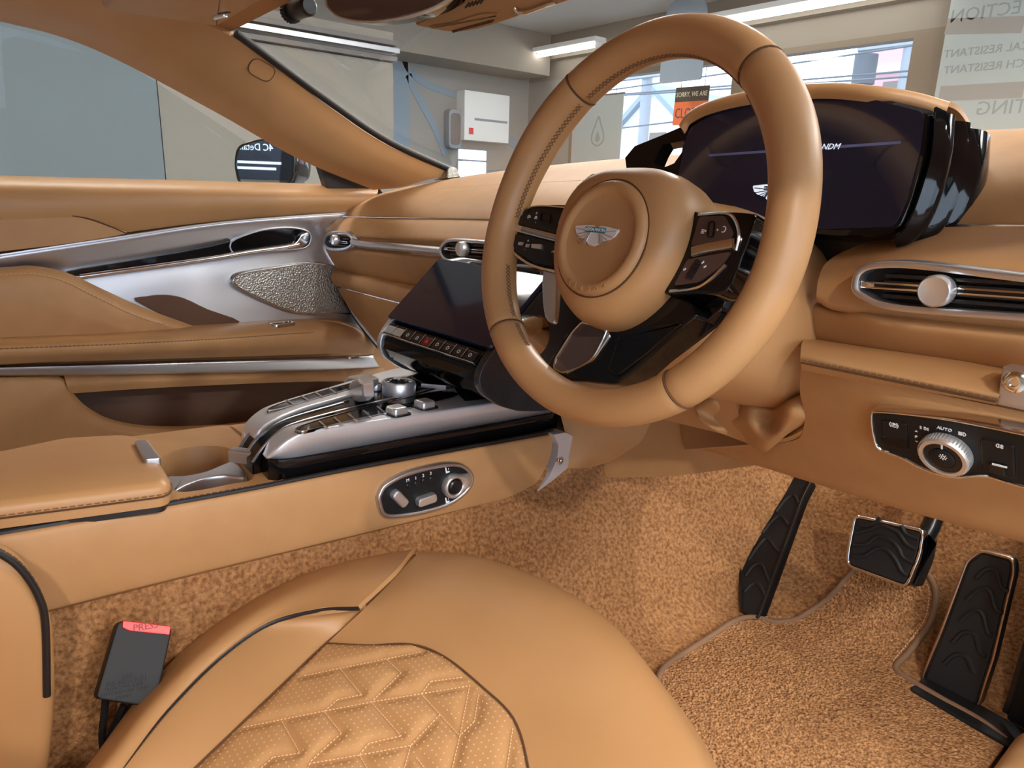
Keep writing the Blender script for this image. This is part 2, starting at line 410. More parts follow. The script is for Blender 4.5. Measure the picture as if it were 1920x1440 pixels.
# track spots on the ceiling, turned towards the car
for k, (x, y, w, lab) in enumerate(((2.3, -.7, 30, 'white ceiling spot lamp aimed at the driver seat'), (2.7, .9, 26, 'white ceiling spot lamp beside the open driver door'), (-1.0, 3.0, 34, 'white ceiling spot lamp in front of the windscreen'), (1.3, 3.2, 26, 'white ceiling spot lamp ahead of the driver side'))):
    tgt = V((.3, .5, .3)); p = V((x, y, CZ-.16)); dr_ = (tgt-p).normalized()
    f4 = Frame(p, dr_.cross(V((0,0,1))), V((0,0,1))); f4 = Frame(p, f4.u, f4.u.cross(dr_) * -1)
    sg_ = 1 if f4.w.dot(dr_) > 0 else -1
    t = thing('spot_lamp', lab, 'lamp', (x, y, CZ-.16))
    obj('can', *g_lathe(f4, [(.030,-.10*sg_), (.050,-.09*sg_), (.055,.0), (.050,.0), (.046,-.02*sg_)], 24), M['paper'], t)
    obj('lens', *g_lathe(f4, [(.045,-.022*sg_), (.045,-.018*sg_), (.0005,-.016*sg_)], 20), M['lamp'], t)
    tube('stem', [p-dr_*.06, (x, y, CZ-.002)], .008, M['paper'], t, 6)
    l = area(p+dr_*.012, .11, .11, w, (1,.95,.88)); l.data.shape = 'DISK'; l.rotation_euler = (-dr_).to_track_quat('Z', 'Y').to_euler()
for x0, x1, lab in ((-3.1, -1.3, 'long white tube lamp fixture over the middle shop window'), (-5.0, -4.1, 'short white tube lamp fixture in the corner by the left wall')):
    t = thing('tube_lamp', lab, 'lamp', ((x0+x1)/2, 5.0, 1.9))
    box('housing', (x0, 4.94, 1.93), (x1, 5.08, 1.97), M['paper'], t, .005)
    tube('tube', [(x0+.04, 5.01, 1.905), (x1-.04, 5.01, 1.905)], .018, M['lamp'], t)
    for x in (x0+.03, x1-.03): box('end_cap', (x-.02, 4.99, 1.885), (x+.02, 5.03, 1.93), M['paper'], t)
    for x in (x0+.3, x1-.3): tube('hanger', [(x, 5.01, 1.97), (x, 5.01, CZ-.222)], .006, M['steel'], t, 6)
# partition of tall panels beyond the passenger window
PX = -3.5
t = thing('partition_screen', 'tall room partition of one grey-blue and one cream panel', 'partition', (PX, 1, GZ))
box('panel', (PX-.04, -2.6, GZ), (PX, 1.102, 1.38), M['wall_grey'], t, .004, 'grey-blue panel')
box('panel', (PX-.06, 1.112, GZ), (PX-.02, 2.53, 1.38), M['wall_cream'], t, .004, 'cream panel')
for k, (dz, dx) in enumerate(((1.385, .02), (1.43, .05), (1.475, .03))):
    box('rail', (PX-.06, -2.6, dz), (PX+dx, 2.54, dz+.028), M['rail'] if k != 1 else M['satin'], t, .004)
box('rail', (PX-.07, -2.6, 1.503), (PX-.03, 2.54, 1.56), M['beam'], t)
# painted blue-grey curves on the left wall
LW = Frame((XL+.004, 4.4, 1.3), (0,1,0), (0,0,1)) if False else Frame((XL+.002, 4.4, 1.3), (0,-1,0), (0,0,1))
LW = Frame((XL+.002, 0, 0), (0,1,0), (0,0,1))
t = thing('wall_graphic', 'grey-blue curved lines painted on the left wall', 'wall graphic', (XL+.002, 4.2, 1.2))
def lw(pts): return [(X(a, b, XL).y, X(a, b, XL).z) for a, b in pts]
for pts, h in (([(752, 60), (756, 100), (766, 130), (800, 158), (858, 180)], .03), ([(748, 92), (750, 150), (752, 230), (750, 300)], .09), ([(765, 140), (780, 175), (815, 240), (835, 290)], .035), ([(955, 262), (975, 275), (1000, 262)], .05)):
    slab('painted_line', LW, offset_line(sp2(lw(pts), 6, False), h), 0, .003, M['blue'], t)
# lit white box, speaker and small screens by the left wall
p0, p1 = X(866, 262, XL+.1), X(951, 180, XL+.1)
t = thing('light_box_sign', 'white glowing box sign with a red square on the left wall', 'sign', (XL, (p0.y+p1.y)/2, p0.z))
box('box', (XL+.003, p0.y, p0.z), (XL+.14, p1.y, p1.z), M['lampbox'] if 'lampbox' in M else M['paper'], t, .01)
SF = Frame((XL+.141, (p0.y+p1.y)/2, (p0.z+p1.z)/2), (0,1,0), (0,0,1))
slab('printed_line', SF, rect(.42, .022, .05, -.03), 0, .002, M['pole'], t); slab('red_square', SF, rect(.055, .06, -.2, -.145), 0, .002, M['red'], t)
q0, q1 = X(842, 278, XL+.1), X(868, 206, XL+.1)
t = thing('wall_speaker', 'small grey wall speaker with rounded corners beside the glowing box', 'speaker', (XL, (q0.y+q1.y)/2, q0.z))
WS = Frame((XL+.003, (q0.y+q1.y)/2, (q0.z+q1.z)/2), (0,1,0), (0,0,1))
slab('body', WS, rounded(rect((q1.y-q0.y)*.96, q1.z-q0.z), .05), 0, .09, M['pole'], t, .01)
slab('grille', WS, rounded(rect((q1.y-q0.y)*.7, (q1.z-q0.z)*.8), .04), .09, .094, M['rail'], t)
M['bluelit'] = pbr('lit_blue_screen', (.2,.3,.4), .4, emit=(.55,.75,1), es=2.2)
q0, q1 = X(862, 334, XL+.5), X(912, 283, XL+.5)
t = thing('display_monitor', 'pair of small blue-lit monitors on a stand by the left wall', 'monitor', (XL+.5, (q0.y+q1.y)/2, GZ))
box('stand', (XL+.42, (q0.y+q1.y)/2-.1, GZ), (XL+.47, (q0.y+q1.y)/2+.1, q1.z), M['rail'], t)
for k in range(2):
    z0 = q0.z+(q1.z-q0.z)*(.0 if k == 0 else .66); z1 = q0.z+(q1.z-q0.z)*(.6 if k == 0 else 1)
    box('screen', (XL+.471, q0.y, z0), (XL+.5, q1.y, z1), M['bluelit'], t, .006)
# things at the shop window
bf = Frame(((-4.56-3.97)/2, 5.22, 1.0), (1,0,0), (0,0,1))
t = thing('hanging_banner', 'pale banner with a water drop emblem in the left shop window', 'banner', (-4.26, 5.22, .5))
slab('sheet', bf, rect(.60, 1.02), 0, .006, M['banner'], t)
drop = [(0,.17), (.05,.08), (.085,0), (.075,-.07), (0,-.11), (-.075,-.07), (-.085,0), (-.05,.08)]
ringo('drop_outline', bf, [(a, b+.16) for a, b in sp2(drop, 4)], .016, .006, .009, M['banner_ink'], t)
slab('drop_core', bf, [(a*.35, b*.35+.13) for a, b in sp2(drop, 4)], .006, .009, M['banner_ink'], t)
tube('rod', [bf(-.31, .512, .003), bf(.31, .512, .003)], .008, M['rail'], t, 6)
for q in (-.2, .2): tube('string', [bf(q, .51, .003), (-4.265+q, 5.217, 1.905)], .003, M['wire'], t, 5)
lettering('lettering', 'N A N O', bf, 0, -.13, .09, M['banner_ink'], t, w=.006, depth=.001)
bf = Frame((-.45, 5.2, 1.0), (1,0,0), (0,0,1))
t = thing('hanging_banner', 'pale banner with mirrored lettering in the right shop window', 'banner', (-.45, 5.2, .4))
slab('sheet', bf, rect(1.66, 1.9, 0, .2), 0, .006, M['banner'], t)
def bl(txt, px, py, size):
    u, v = bf.uv(px, py); lettering('lettering', txt, bf, u, v, size, M['banner_ink'], t, w=.006, depth=.001, align='RIGHT', flip=True)
def bln(txt, px, py, size): 
    u, v = bf.uv(px, py); lettering('lettering', txt, bf, u, v, size, M['banner_ink'], t, w=.006, depth=.001, align='RIGHT', flip=True)
bln('PROTECTION', 1782, 33, .105); bln('CHEMICAL RESISTANT', 1770, 103, .066); bln('SCRATCH RESISTANT', 1770, 133, .066); bln('NANO COATING', 1830, 205, .115)
for pts, m in (([(1775,50),(1920,46)], 'wall_white'), ([(1762,176),(1920,168)], 'wall_white')):
    a, b = bf.px(pts); slab('stripe', bf, offset_line([a, b], .045), .006, .008, M[m], t)
sf = Frame((-3.19, 5.20, 1.35), (1,0,-.02), (0,0,1))
t = thing('closed_sign', 'dark and orange closed sign hanging in the shop window', 'sign', (-3.19, 5.2, 1.2))
slab('board', sf, rect(.34, .30), 0, .006, M['blackcard'], t)
for q in (-.12, .12): tube('string', [sf(q, .15, .003), (-3.19+q, 5.199, 1.905)], .003, M['wire'], t, 5)
slab('orange_panel', sf, rect(.34, .185, 0, -.058), .006, .008, M['orange'], t)
lettering('lettering', 'SORRY, WE ARE', sf, 0, .09, .055, M['cream_ink'], t, w=.008, depth=.001, sx=.8)
lettering('lettering', 'CLOSED', sf, 0, -.06, .115, M['blackcard'], t, w=.008, depth=.001, sx=.72)
of = Frame((-3.06, 4.86, 1.80), (1,0,0), (0,0,1))
t = thing('oval_hanging_sign', 'grey-blue rounded sign board hanging from the ceiling by the window', 'sign', (-3.06, 4.86, 1.5))
slab('board', of, rounded(rect(.40, .62), [.02,.02,.2,.2]), -.01, .01, M['blue'], t)
tube('hanger', [of(0, .31), (-3.06, 4.86, CZ-.002)], .006, M['steel'], t, 6)

# ------------------------------------------------------------------ street beyond the window
struct(box('ground', (-45, YF+.2, GZ-.12), (25, 60, GZ-.06), M['asphalt']))
t = thing('house', 'white gabled house across the street', 'house', (-13.6, 17, GZ-.06))
hp = [(-1.6, 0), (1.2, 0), (1.2, 2.75), (-.1, 3.9), (-1.6, 2.75)]
slab('body', Frame((-13, 18.5, GZ-.06), (1,0,0), (0,0,1)), hp, -2, 2, M['house'], t)
for s in (-1, 1): slab('roof', Frame((-13.1, 18.5, GZ+3.84), (s*.75,0,-.62), (0,1,0)) , rect(2.1, 4.4, 1.0, 0), -.05, .08, M['blue'], t)
slab('window', Frame((-12.8, 16.49, 1.9), (1,0,0), (0,0,1)), rect(.55, .8), 0, .05, M['rail'], t)
t = thing('pink_building', 'pink rendered building across the street', 'building', (-5.5, 18, GZ-.06))
box('body', (-7.6, 17.2, GZ-.06), (-3.6, 22, 4.3), M['pink'], t)
for k in range(3): box('ledge', (-7.65, 17.1, 1.4+k*1.0), (-3.55, 17.198, 1.5+k*1.0), M['house'], t)
for k in range(3): box('window', (-7.1+k*1.2, 17.15, 2.6), (-6.5+k*1.2, 17.199, 3.2), M['rail'], t)
t = thing('row_building', 'pale flat-roofed building behind the gabled house', 'building', (-18, 24, GZ-.06))
box('body', (-22, 23, GZ-.06), (-14.6, 28, 4.6), M['house'], t)
for k in range(4): box('window', (-21+k*1.6, 22.9, 2.0), (-20.2+k*1.6, 22.999, 3.2), M['rail'], t)
for i, (px, y, r, lab) in enumerate(((1207, 14, .13, 'grey utility pole in front of the gabled house'), (1687, 14, .16, 'grey utility pole carrying a transformer before the pink building'))):
    b = Y(px, 240, y); t = thing('utility_pole', lab, 'utility pole', (b.x, y, GZ-.06))
    tube('post', [(b.x, y, GZ-.06), (b.x, y, 6.5)], r, M['pole'], t)
    for z in (3.3, 4.4): tube('crossarm', [(b.x-.9, y-.14, z), (b.x+.9, y-.14, z)], .05, M['pole'], t, 6)
    if i: tube('transformer', [(b.x-.75, y-.1, 2.7), (b.x-.75, y-.1, 3.2)], .2, M['wire'], t, 12)
for i, (z, dz, y) in enumerate(((3.35, .5, 13.55), (3.0, -.3, 13.4), (4.4, .8, 13.5), (2.5, .9, 13.2), (3.8, .2, 13.0), (2.8, -.5, 12.5))):
    pts = [(-26+j*3.2, y, z+dz*(j-6)/6-.10*math.sin(j/12*math.pi)*2) for j in range(13)]
    tag(tube('overhead_cable', spline(pts, 3), .018, M['wire'], None, 5), 'dark overhead cable strung across the street', 'cable', 'overhead cables')

# sign on the wall behind the car, seen in the outside mirror
bs = Frame((-.66, YB+.004, .86), (-1,0,0), (0,0,1))
t = thing('shop_sign', 'dark blue shop sign with white lettering on the back wall', 'sign', (-.42, YB, .7))
slab('board', bs, rect(.75, .42), 0, .03, pbr('dark_blue_board', (.02,.035,.07), .5), t, .004)
M['signlit'] = pbr('lit_white_letters', (.8,.85,.9), .5, emit=(.7,.85,1), es=1.2)
lettering('lettering', '4C Detailing', bs, 0, .06, .085, M['signlit'], t, w=.03, depth=.004, sx=.85)
for k in range(2): slab('text_line', bs, rect(.5-.1*k, .022, 0, -.07-.05*k), .03, .033, M['signlit'], t)

# ------------------------------------------------------------------ car shell: pillar, glass, roof
XC = -0.07                                    # centre line of the car
XM = 0.01                                     # middle of the windscreen
def mirx(p): return V((2*XM-p[0], p[1], p[2]))
low = [X(a, b, x) for a, b, x in ((700,356,-.75), (560,298,-.75), (400,208,-.745), (180,94,-.735), (0,40,-.73), (-300,-20,-.72))]
upp = [X(a, b, x) for a, b, x in ((850,328,-.66), (722,270,-.655), (602,190,-.64), (434,68,-.60), (250,0,-.56), (0,-80,-.54))]
m1 = [a.lerp(b, .30)+V((.022, -.004, -.004)) for a, b in zip(low, upp)]
m2 = [a.lerp(b, .66)+V((.020, -.010, .0)) for a, b in zip(low, upp)]
for s, lab in ((0, 'tan padded windscreen pillar trim with an oval badge above the passenger door'), (1, "tan padded windscreen pillar trim on the driver's side")):
    f = mirx if s else (lambda p: p)
    t = thing('windscreen_pillar', lab, 'pillar trim', f(low[0]))
    patch('pillar_pad', [[f(p) for p in r] for r in (low, m1, m2, upp)], M['headliner'] if False else M['leather_smooth'], t, 6, 6, .015, away=(XC, .3, .6))
    if not s:
        pm = t.children[0].data; pb = BVHTree.FromPolygons([v.co.copy() for v in pm.vertices], [tuple(p.vertices) for p in pm.polygons])
        h = pb.ray_cast(CAM, ray(490, 131).normalized()); nn_ = h[1] if h[1].dot(ray(490, 131)) < 0 else -h[1]
        du = V((-.25, -.72, .50)); du = (du - nn_*du.dot(nn_)).normalized()
        fr = Frame(h[0]+nn_*.0005, du, nn_.cross(du))
        oval = rounded(rect(.046, .031), .0154, 6)
        slab('badge', fr, oval, -.010, .0015, M['leather_smooth'], t, .001); ringo('badge_seam', fr, [(a*1.06, b*1.09) for a, b in oval], .0012, -.010, .0009, M['seam'], t)
# windscreen
wl = [upp[0], upp[1], upp[2], upp[3]]
rows = []
for p, fy, fz in zip(wl, (.20, .17, .14, .12), (.01, .03, .055, .085)):
    q = mirx(p); rows.append([p+V((-.012,.004,.0)), p.lerp(q, .25)+V((0, fy*.75, fz*.7)), p.lerp(q, .5)+V((0, fy, fz)), p.lerp(q, .75)+V((0, fy*.75, fz*.7)), q+V((.012,.004,0))])
t = thing('windscreen', 'clear raked windscreen with a black border along the pillar', 'windscreen', rows[0][2])
G = dens(rows, 5, 5); obj('glass', *g_grid([[p+V((0,.012,.012)) for p in r] for r in G]), M['glass'], t, 80)
for s in (0, 1):
    e = [(mirx(p) if s else p) for p in spline(wl, 6)]
    tube('border', [p+V(((.004 if s else -.004)+ (-.004 if s else .004), .008, .006)) for p in e], .0075, M['piping'], t, 8)
hd = [r for r in rows[-1]]
tube('border', spline([p+V((0,.02,.022)) for p in hd[1:]], 6), .010, M['piping'], t, 8)
# roof lining
rr = []
for y, z0, z1 in ((None, 0, 0), (.25, .945, .985), (-.1, .965, 1.0), (-.5, .95, .985), (-.95, .88, .92)):
    if y is None: rr.append([p+V((0, .0, .010)) for p in hd])
    else: rr.append([V((-.585, y, z0-.05)), V((-.35, y, z0+.015)), V((XM, y, z1)), V((.37, y, z0+.015)), V((.605, y, z0-.05))])
tag(patch('roof_lining', rr, M['headliner'], None, 5, 6, .02, away=(XC, 0, .5)), 'tan suede roof lining above the seats', 'roof lining')
rl = [[V((s*.595+XM, y, z-.02)), V((s*.66+XM, y, z-.05)), V((s*.72+XM, y, z-.10))] for s in (1,) for y, z in ((.45,.885), (.25,.925), (-.1,.945), (-.5,.93), (-.95,.86))]
tag(patch('roof_rail', rl, M['headliner'], None, 4, 5, .02, away=(XC, 0, .5)), "tan roof rail trim above the driver's door opening", 'roof trim')

# sun visor, passenger side
VF = Frame(Z(410, 50, .850), (1, .0, .03), (0, 1, .18))
VF = Frame(VF.o, -VF.u, VF.v)                   # faces down
vp = VF.px([(408,50), (440,31), (500,-4), (640,-85), (470,-170), (230,-70), (180,6), (196,22), (300,38)])
t = thing('sun_visor', 'tan leather sun visor with a small chrome clip folded up at the passenger side', 'sun visor', VF.o)
_a, _b, _c = [V((*VF.uv(*q), 0)) for q in ((408,50), (192,20), (500,-4))]; _e = (_c-_a)*2.4
vp = [(q.x, q.y) for q in (_a, _a+_e, _b+_e, _b)]
for q in (.25, .8): tube('hinge', [VF(*(_a+_e*q).xy, -.012), VF(*(_a+_e*q).xy, -.012)+V((0, .01, .09))], .006, M['leather_smooth'], t, 8)
slab('visor_board', VF, rounded(vp, .012), -.014, 0, M['leather_smooth'], t, .005)
u, v = VF.uv(412, 27); slab('clip', VF.sub(u, v, 0, -.5), rounded(rect(.022, .009), .003), 0, .006, M['chrome'], t, .002)
slab('clip_recess', VF.sub(u-.012, v+.002, 0, -.5), rounded(rect(.018, .010), .003), 0, .001, M['seam'], t)
# inside mirror
MF = Frame(Y(735, -20, .53), (.96, .27, 0), (0, -.08, 1))
mp = MF.px([(604,-60), (610,2), (618,20), (640,36), (680,43), (730,40), (790,26), (835,5), (860,-20), (868,-60), (800,-75), (680,-78)])
t = thing('inside_mirror', 'frameless inside mirror with a silver edge hanging at the windscreen', 'mirror', MF.o)
mo = ccw(sp2(mp, 4))
slab('housing', MF, mo, -.028, -.003, M['gloss'], t, .0)
ringo('edge', MF, mo, .0045, -.006, .002, M['satin'], t, .0015)
slab('mirror_glass', MF, inset(mo, .004), -.006, .0005, M['brown_reflection'], t)
tube('stem', [MF(.0, .02, -.02), MF(.01, .07, -.05), MF(.015, .125, -.06)], .012, M['black'], t, 10)
# dash camera beside the mirror
a, b = Y(543, 22, .545), Y(606, 3, .555); dr = (b-a).normalized(); CF = Frame(a, dr.cross(V((0,0,1))), V((0,0,1)))
CF = Frame(a, V((0,0,1)).cross(dr), dr.cross(V((0,0,1)).cross(dr)))
t = thing('dash_camera', 'small black cylindrical dash camera with a ribbed end beside the inside mirror', 'camera', a)
obj('barrel', *g_lathe(Frame(a, CF.u, CF.v), [(.0145,.014), (.0155,.016), (.0155,.062), (.012,.066)] if CF.w.dot(dr) > 0 else [(.0145,-.014), (.0155,-.016), (.0155,-.062), (.012,-.066)], 24), M['satin_black'], t)
sg = 1 if CF.w.dot(dr) > 0 else -1
mb = MB(); mb.add(*g_lathe(CF, [(.012,-.003*sg), (.0175,0), (.0175,.013*sg), (.013,.0138*sg)], 24))
for k in range(20):
    an = k/20*2*math.pi; f2 = CF.sub(.0175*math.cos(an), .0175*math.sin(an), 0); mb.add(*g_tube([f2(0,0,.0005*sg), f2(0,0,.0125*sg)], .0016, 5))
mb.make('ribbed_cap', M['black'], t)
tube('cable', spline([a+V((0,0,.01)), Y(532, -4, .56), Y(524, -60, .60)], 4), .003, M['black'], t, 6)
# overhead console
OF = Frame(Y(920, 30, .60), (1, .02, .0), (0, -.62, .78))
t = thing('overhead_console', 'tan overhead console with a slotted vent at the windscreen header', 'overhead console', OF.o)
op = OF.px([(776,42), (800,55), (850,62), (900,56), (1000,24), (1075,0), (1180,-60), (1100,-110), (900,-80), (800,-20)])
slab('body', OF, sp2(op, 4), -.085, 0, M['leather_smooth'], t, .006)
lp = OF.px([(806,48), (860,58), (925,36), (935,24), (900,24), (850,40)])
slab('lamp_lens', OF, sp2(lp, 3), 0, .004, M['leather_smooth'], t, .003)
sl = OF.px([(852,56), (926,36)]); slab('lens_slot', OF, offset_line(sl, .0016), 0, .0048, M['seam'], t)
for k in range(5):
    a, b = OF.px([(873+k*7, 14-k*2), (880+k*7, 5-k*2)]); slab('vent_slot', OF, offset_line([a, b], .0011), 0, .0012, M['piping'], t)
ch = OF.px([(968,12), (975,21), (990,20), (1045,0)]); tube('chrome_lip', [OF(p[0], p[1], .003) for p in ch], .003, M['chrome'], t)

# ------------------------------------------------------------------ outside mirror
XF = Frame(X(498, 303, -1.0), (.80, .60, 0), (0, 0, 1))
gp = XF.px([(443,300), (449,277), (470,266), (505,261), (535,265), (549,285), (551,312), (543,342), (500,350), (455,344), (445,325)])
go = ccw(sp2(gp, 4)); n = len(go); cu = sum(p[0] for p in go)/n; cv = sum(p[1] for p in go)/n
t = thing('door_mirror', 'glossy black outside mirror beyond the passenger window', 'mirror', XF(0, -.09, -.05))
rings = [[XF(a, b, 0) for a, b in go], [XF(cu+(a-cu)*1.05, cv+(b-cv)*1.05, -.004) for a, b in go]]
for k, w in ((1.06, -.02), (1.02, -.06), (.90, -.095), (.70, -.12), (.38, -.138), (.1, -.143)): rings.append([XF(cu+(a-cu)*k, cv+(b-cv)*k, w) for a, b in go])
obj('housing', *g_loft(rings), M['carpaint'], t, 60)
ringo('bezel', XF, [(cu+(a-cu)*1.035, cv+(b-cv)*1.035) for a, b in go], .006, -.004, .003, M['carpaint'], t, .001)
slab('mirror_glass', XF, inset(go, .003), -.003, .001, M['mirror'], t)
tube('foot', spline([XF(.02, -.085, -.06), XF(.06, -.12, -.07), V((-.83, .80, .575))], 4), .024, M['carpaint'], t, 10, flat=.6)

# ------------------------------------------------------------------ passenger door
DX = -.775
t = door = thing('passenger_door', 'closed passenger door with tan leather, silver trim panel and long armrest', 'car door', (DX, .4, .0))
def XX(l):
    p = [X(a, b, x) for a, b, x in l]
    if l[0][0] <= -200: p.insert(0, p[0]+(p[0]-p[1]).normalized()*.5)      # the door runs on rearwards
    return p
patch('door_shell', [[V((-.83, y, z)) for y in (-.7, .3, .8, 1.05)] for z in (.60, .3, .02, -.08)], M['leather'], t, 3, 3, .02, away=(0, .4, .4))
patch('sill_pad', [XX([(-200,322,-.835), (0,329,-.835), (350,338,-.835), (600,345,-.835), (708,352,-.80)]), XX([(-200,326,-.80), (0,333,-.80), (350,342,-.80), (600,349,-.80), (709,356,-.775)]),
    XX([(-200,345,-.765), (0,352,-.765), (350,358,-.765), (600,362,-.765), (706,364,-.755)]), XX([(-200,395,-.757), (0,395,-.757), (350,388,-.757), (600,380,-.757), (696,380,-.752)]),
    XX([(-200,500,-.775), (0,470,-.775), (350,421,-.775), (560,402,-.775), (668,396,-.765)])], M['leather_smooth'], t, 6, 6, .008)
# insert of the sill pad and its seam
DF = Frame((-.762, .4, .4), (0, 1, 0), (0, 0, 1))
ip = DF.px([(-60,413), (0,411), (60,405), (120,404), (165,411), (205,425), (238,438), (120,458), (0,472), (-60,480)])
slab('pad_insert', DF, sp2(ip, 3), -.006, .002, M['leather'], t, .002)
tube('insert_seam', spline([X(a, b, -.7605) for a, b in ((-40,412), (0,410), (60,404), (120,403), (165,410), (205,424), (238,438))], 5), .0013, M['seam'], t, 5)
patch('trim_panel', [XX([(-200,512,-.772), (0,478,-.772), (200,448,-.772), (400,419,-.772), (560,405,-.772), (668,397,-.768), (740,392,-.765)]),
    XX([(-200,520,-.768), (0,486,-.768), (200,456,-.768), (400,426,-.768), (560,412,-.768), (672,405,-.765), (740,400,-.765)]),
    XX([(-200,570,-.778), (0,530,-.78), (200,495,-.783), (400,470,-.785), (560,460,-.785), (680,460,-.778), (760,470,-.77)]),
    XX([(-200,600,-.768), (0,585,-.77), (200,550,-.775), (400,525,-.78), (560,520,-.782), (680,520,-.778), (760,530,-.77)]),
    XX([(-200,650,-.765), (0,640,-.765), (200,625,-.768), (400,610,-.77), (560,603,-.772), (690,612,-.772), (780,640,-.77)])], M['satin'], t, 5, 6, .006)
tube('trim_edge', spline(XX([(0,478,-.768), (200,448,-.768), (400,419,-.768), (560,405,-.768), (664,398,-.764)]), 5), .0025, M['satin'], t, 6)
HF = Frame((-.776, .4, .4), (0, 1, 0), (0, 0, 1))
gp = HF.px([(125,508), (240,489), (360,468), (430,452), (470,436), (505,430), (545,428), (572,434), (578,447), (570,460), (545,466), (500,468), (400,482), (270,503), (160,518)])
slab('handle_recess', HF, sp2(gp, 3), -.004, .004, M['gloss'], t, .002)
ringo('recess_rim', HF, [(a*1.0, b) for a, b in sp2(HF.px([(430,453), (470,435), (505,427), (545,425), (576,432), (583,447), (574,464), (545,470), (500,472), (440,478)]), 3)], .004, -.004, .006, M['satin'], t, .002)
tube('handle_bar', spline([X(a, b, -.766) for a, b in ((150,519), (280,501), (400,484), (470,472), (530,464), (560,458))], 5), .0055, M['chrome'], t, 8)
hp = HF.px([(440,474), (505,463), (545,457), (560,440), (574,436), (575,450), (560,464), (500,471)])
slab('handle_lever', HF, sp2(hp, 3), .004, .014, M['chrome'], t, .003)
gp = HF.px([(435,524), (445,513), (480,505), (540,496), (585,491), (625,497), (660,520), (690,560), (700,588), (640,590), (560,588), (510,572), (460,548), (438,534)])
gs = sp2(gp, 3)
SPF = Frame((-.7685, .4, .4), (0, 1, 0), (0, 0, 1)); gs = ccw(sp2(SPF.px([(435,524), (445,513), (480,505), (540,496), (585,491), (625,497), (660,520), (690,560), (700,588), (640,590), (560,588), (510,572), (460,548), (438,534)]), 3))
slab('speaker_grille', SPF, gs, -.02, .001, M['grille'], t, .001, 'perforated metal speaker grille')
ringo('speaker_rim', SPF, gs, .005, -.02, .005, M['chrome'], t, .002)
bp = SPF.px([(255,565), (275,556), (310,553), (345,559), (390,580), (450,603), (400,612), (350,610)])
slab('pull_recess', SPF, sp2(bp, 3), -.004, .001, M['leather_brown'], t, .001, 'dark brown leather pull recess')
# big curved leather bolster above the armrest
patch('bolster', [XX([(-200,505,-.762), (0,501,-.762), (60,498,-.762), (125,511,-.762), (190,541,-.762), (270,577,-.762), (365,612,-.76)]),
    XX([(-200,517,-.738), (0,512,-.738), (58,509,-.738), (118,522,-.738), (180,552,-.738), (256,588,-.738), (345,616,-.745)]),
    XX([(-200,560,-.728), (0,556,-.728), (40,556,-.728), (90,566,-.728), (150,588,-.73), (220,608,-.732), (320,624,-.74)]),
    XX([(-200,655,-.735), (0,640,-.735), (60,636,-.735), (120,632,-.735), (190,630,-.735), (260,630,-.735), (330,630,-.742)])], M['leather'], t, 5, 6, .01)
stitches('stitching', spline(XX([(-60,516,-.7345), (0,516,-.7345), (58,513,-.7345), (118,526,-.7345), (180,556,-.7345), (256,592,-.7345), (318,612,-.74)]), 6), M['thread_light'], t, .007, .005, .0008)
# armrest
patch('armrest', [XX([(-200,640,-.765), (0,628,-.765), (200,620,-.765), (400,608,-.765), (560,598,-.765), (640,600,-.765), (690,618,-.775)]),
    XX([(-200,650,-.72), (0,636,-.72), (200,628,-.72), (400,616,-.72), (560,605,-.72), (640,607,-.725), (694,624,-.76)]),
    XX([(-200,664,-.682), (0,650,-.682), (200,642,-.682), (400,632,-.682), (560,621,-.682), (650,618,-.69), (700,632,-.745)]),
    XX([(-200,690,-.682), (0,670,-.682), (200,662,-.682), (400,652,-.682), (560,644,-.682), (650,640,-.69), (704,646,-.745)]),
    XX([(-200,710,-.72), (0,684,-.72), (200,676,-.72), (400,670,-.72), (560,665,-.72), (650,662,-.725), (700,664,-.765)])], M['leather'], t, 6, 6, .01)
stitches('stitching', spline(XX([(-60,659,-.678), (0,654,-.678), (200,646,-.678), (400,636,-.678), (560,625,-.678), (640,622,-.686)]), 6), M['thread'], t, .007, .005, .0008)
tube('armrest_seam', spline(XX([(-60,663,-.679), (0,658,-.679), (200,650,-.679), (400,640,-.679), (560,629,-.679), (640,626,-.687)]), 6), .0012, M['seam'], t, 5)
wf = Frame(Z(530, 608, X(530, 610, -.71).z+.002), (-.2, 1, 0), (-1, -.2, 0))
ringo('window_switch_rim', wf, rounded(rect(.052, .026), .008), .004, -.004, .004, M['chrome'], t, .001); slab('window_switch', wf, rounded(rect(.044, .019), .006), -.004, .001, M['gloss'], t)
patch('lower_strip', [XX([(-200,690,-.745), (0,685,-.745), (300,677,-.745), (560,670,-.745), (700,664,-.765)]), XX([(-200,695,-.728), (0,690,-.728), (300,682,-.728), (560,675,-.728), (700,669,-.755)]),
    XX([(-200,706,-.735), (0,701,-.735), (300,697,-.735), (560,692,-.735), (710,686,-.755)]), XX([(-200,712,-.75), (0,706,-.75), (300,702,-.75), (560,697,-.75), (712,690,-.765)])], M['satin'], t, 5, 5, .004)
patch('pocket_header', [XX([(120,704,-.755), (300,701,-.755), (560,696,-.755), (720,690,-.765)]), XX([(125,722,-.745), (300,714,-.745), (560,706,-.745), (725,705,-.76)]), XX([(130,738,-.752), (300,727,-.752), (560,716,-.752), (730,715,-.765)])], M['leather'], t, 5, 4, .006)
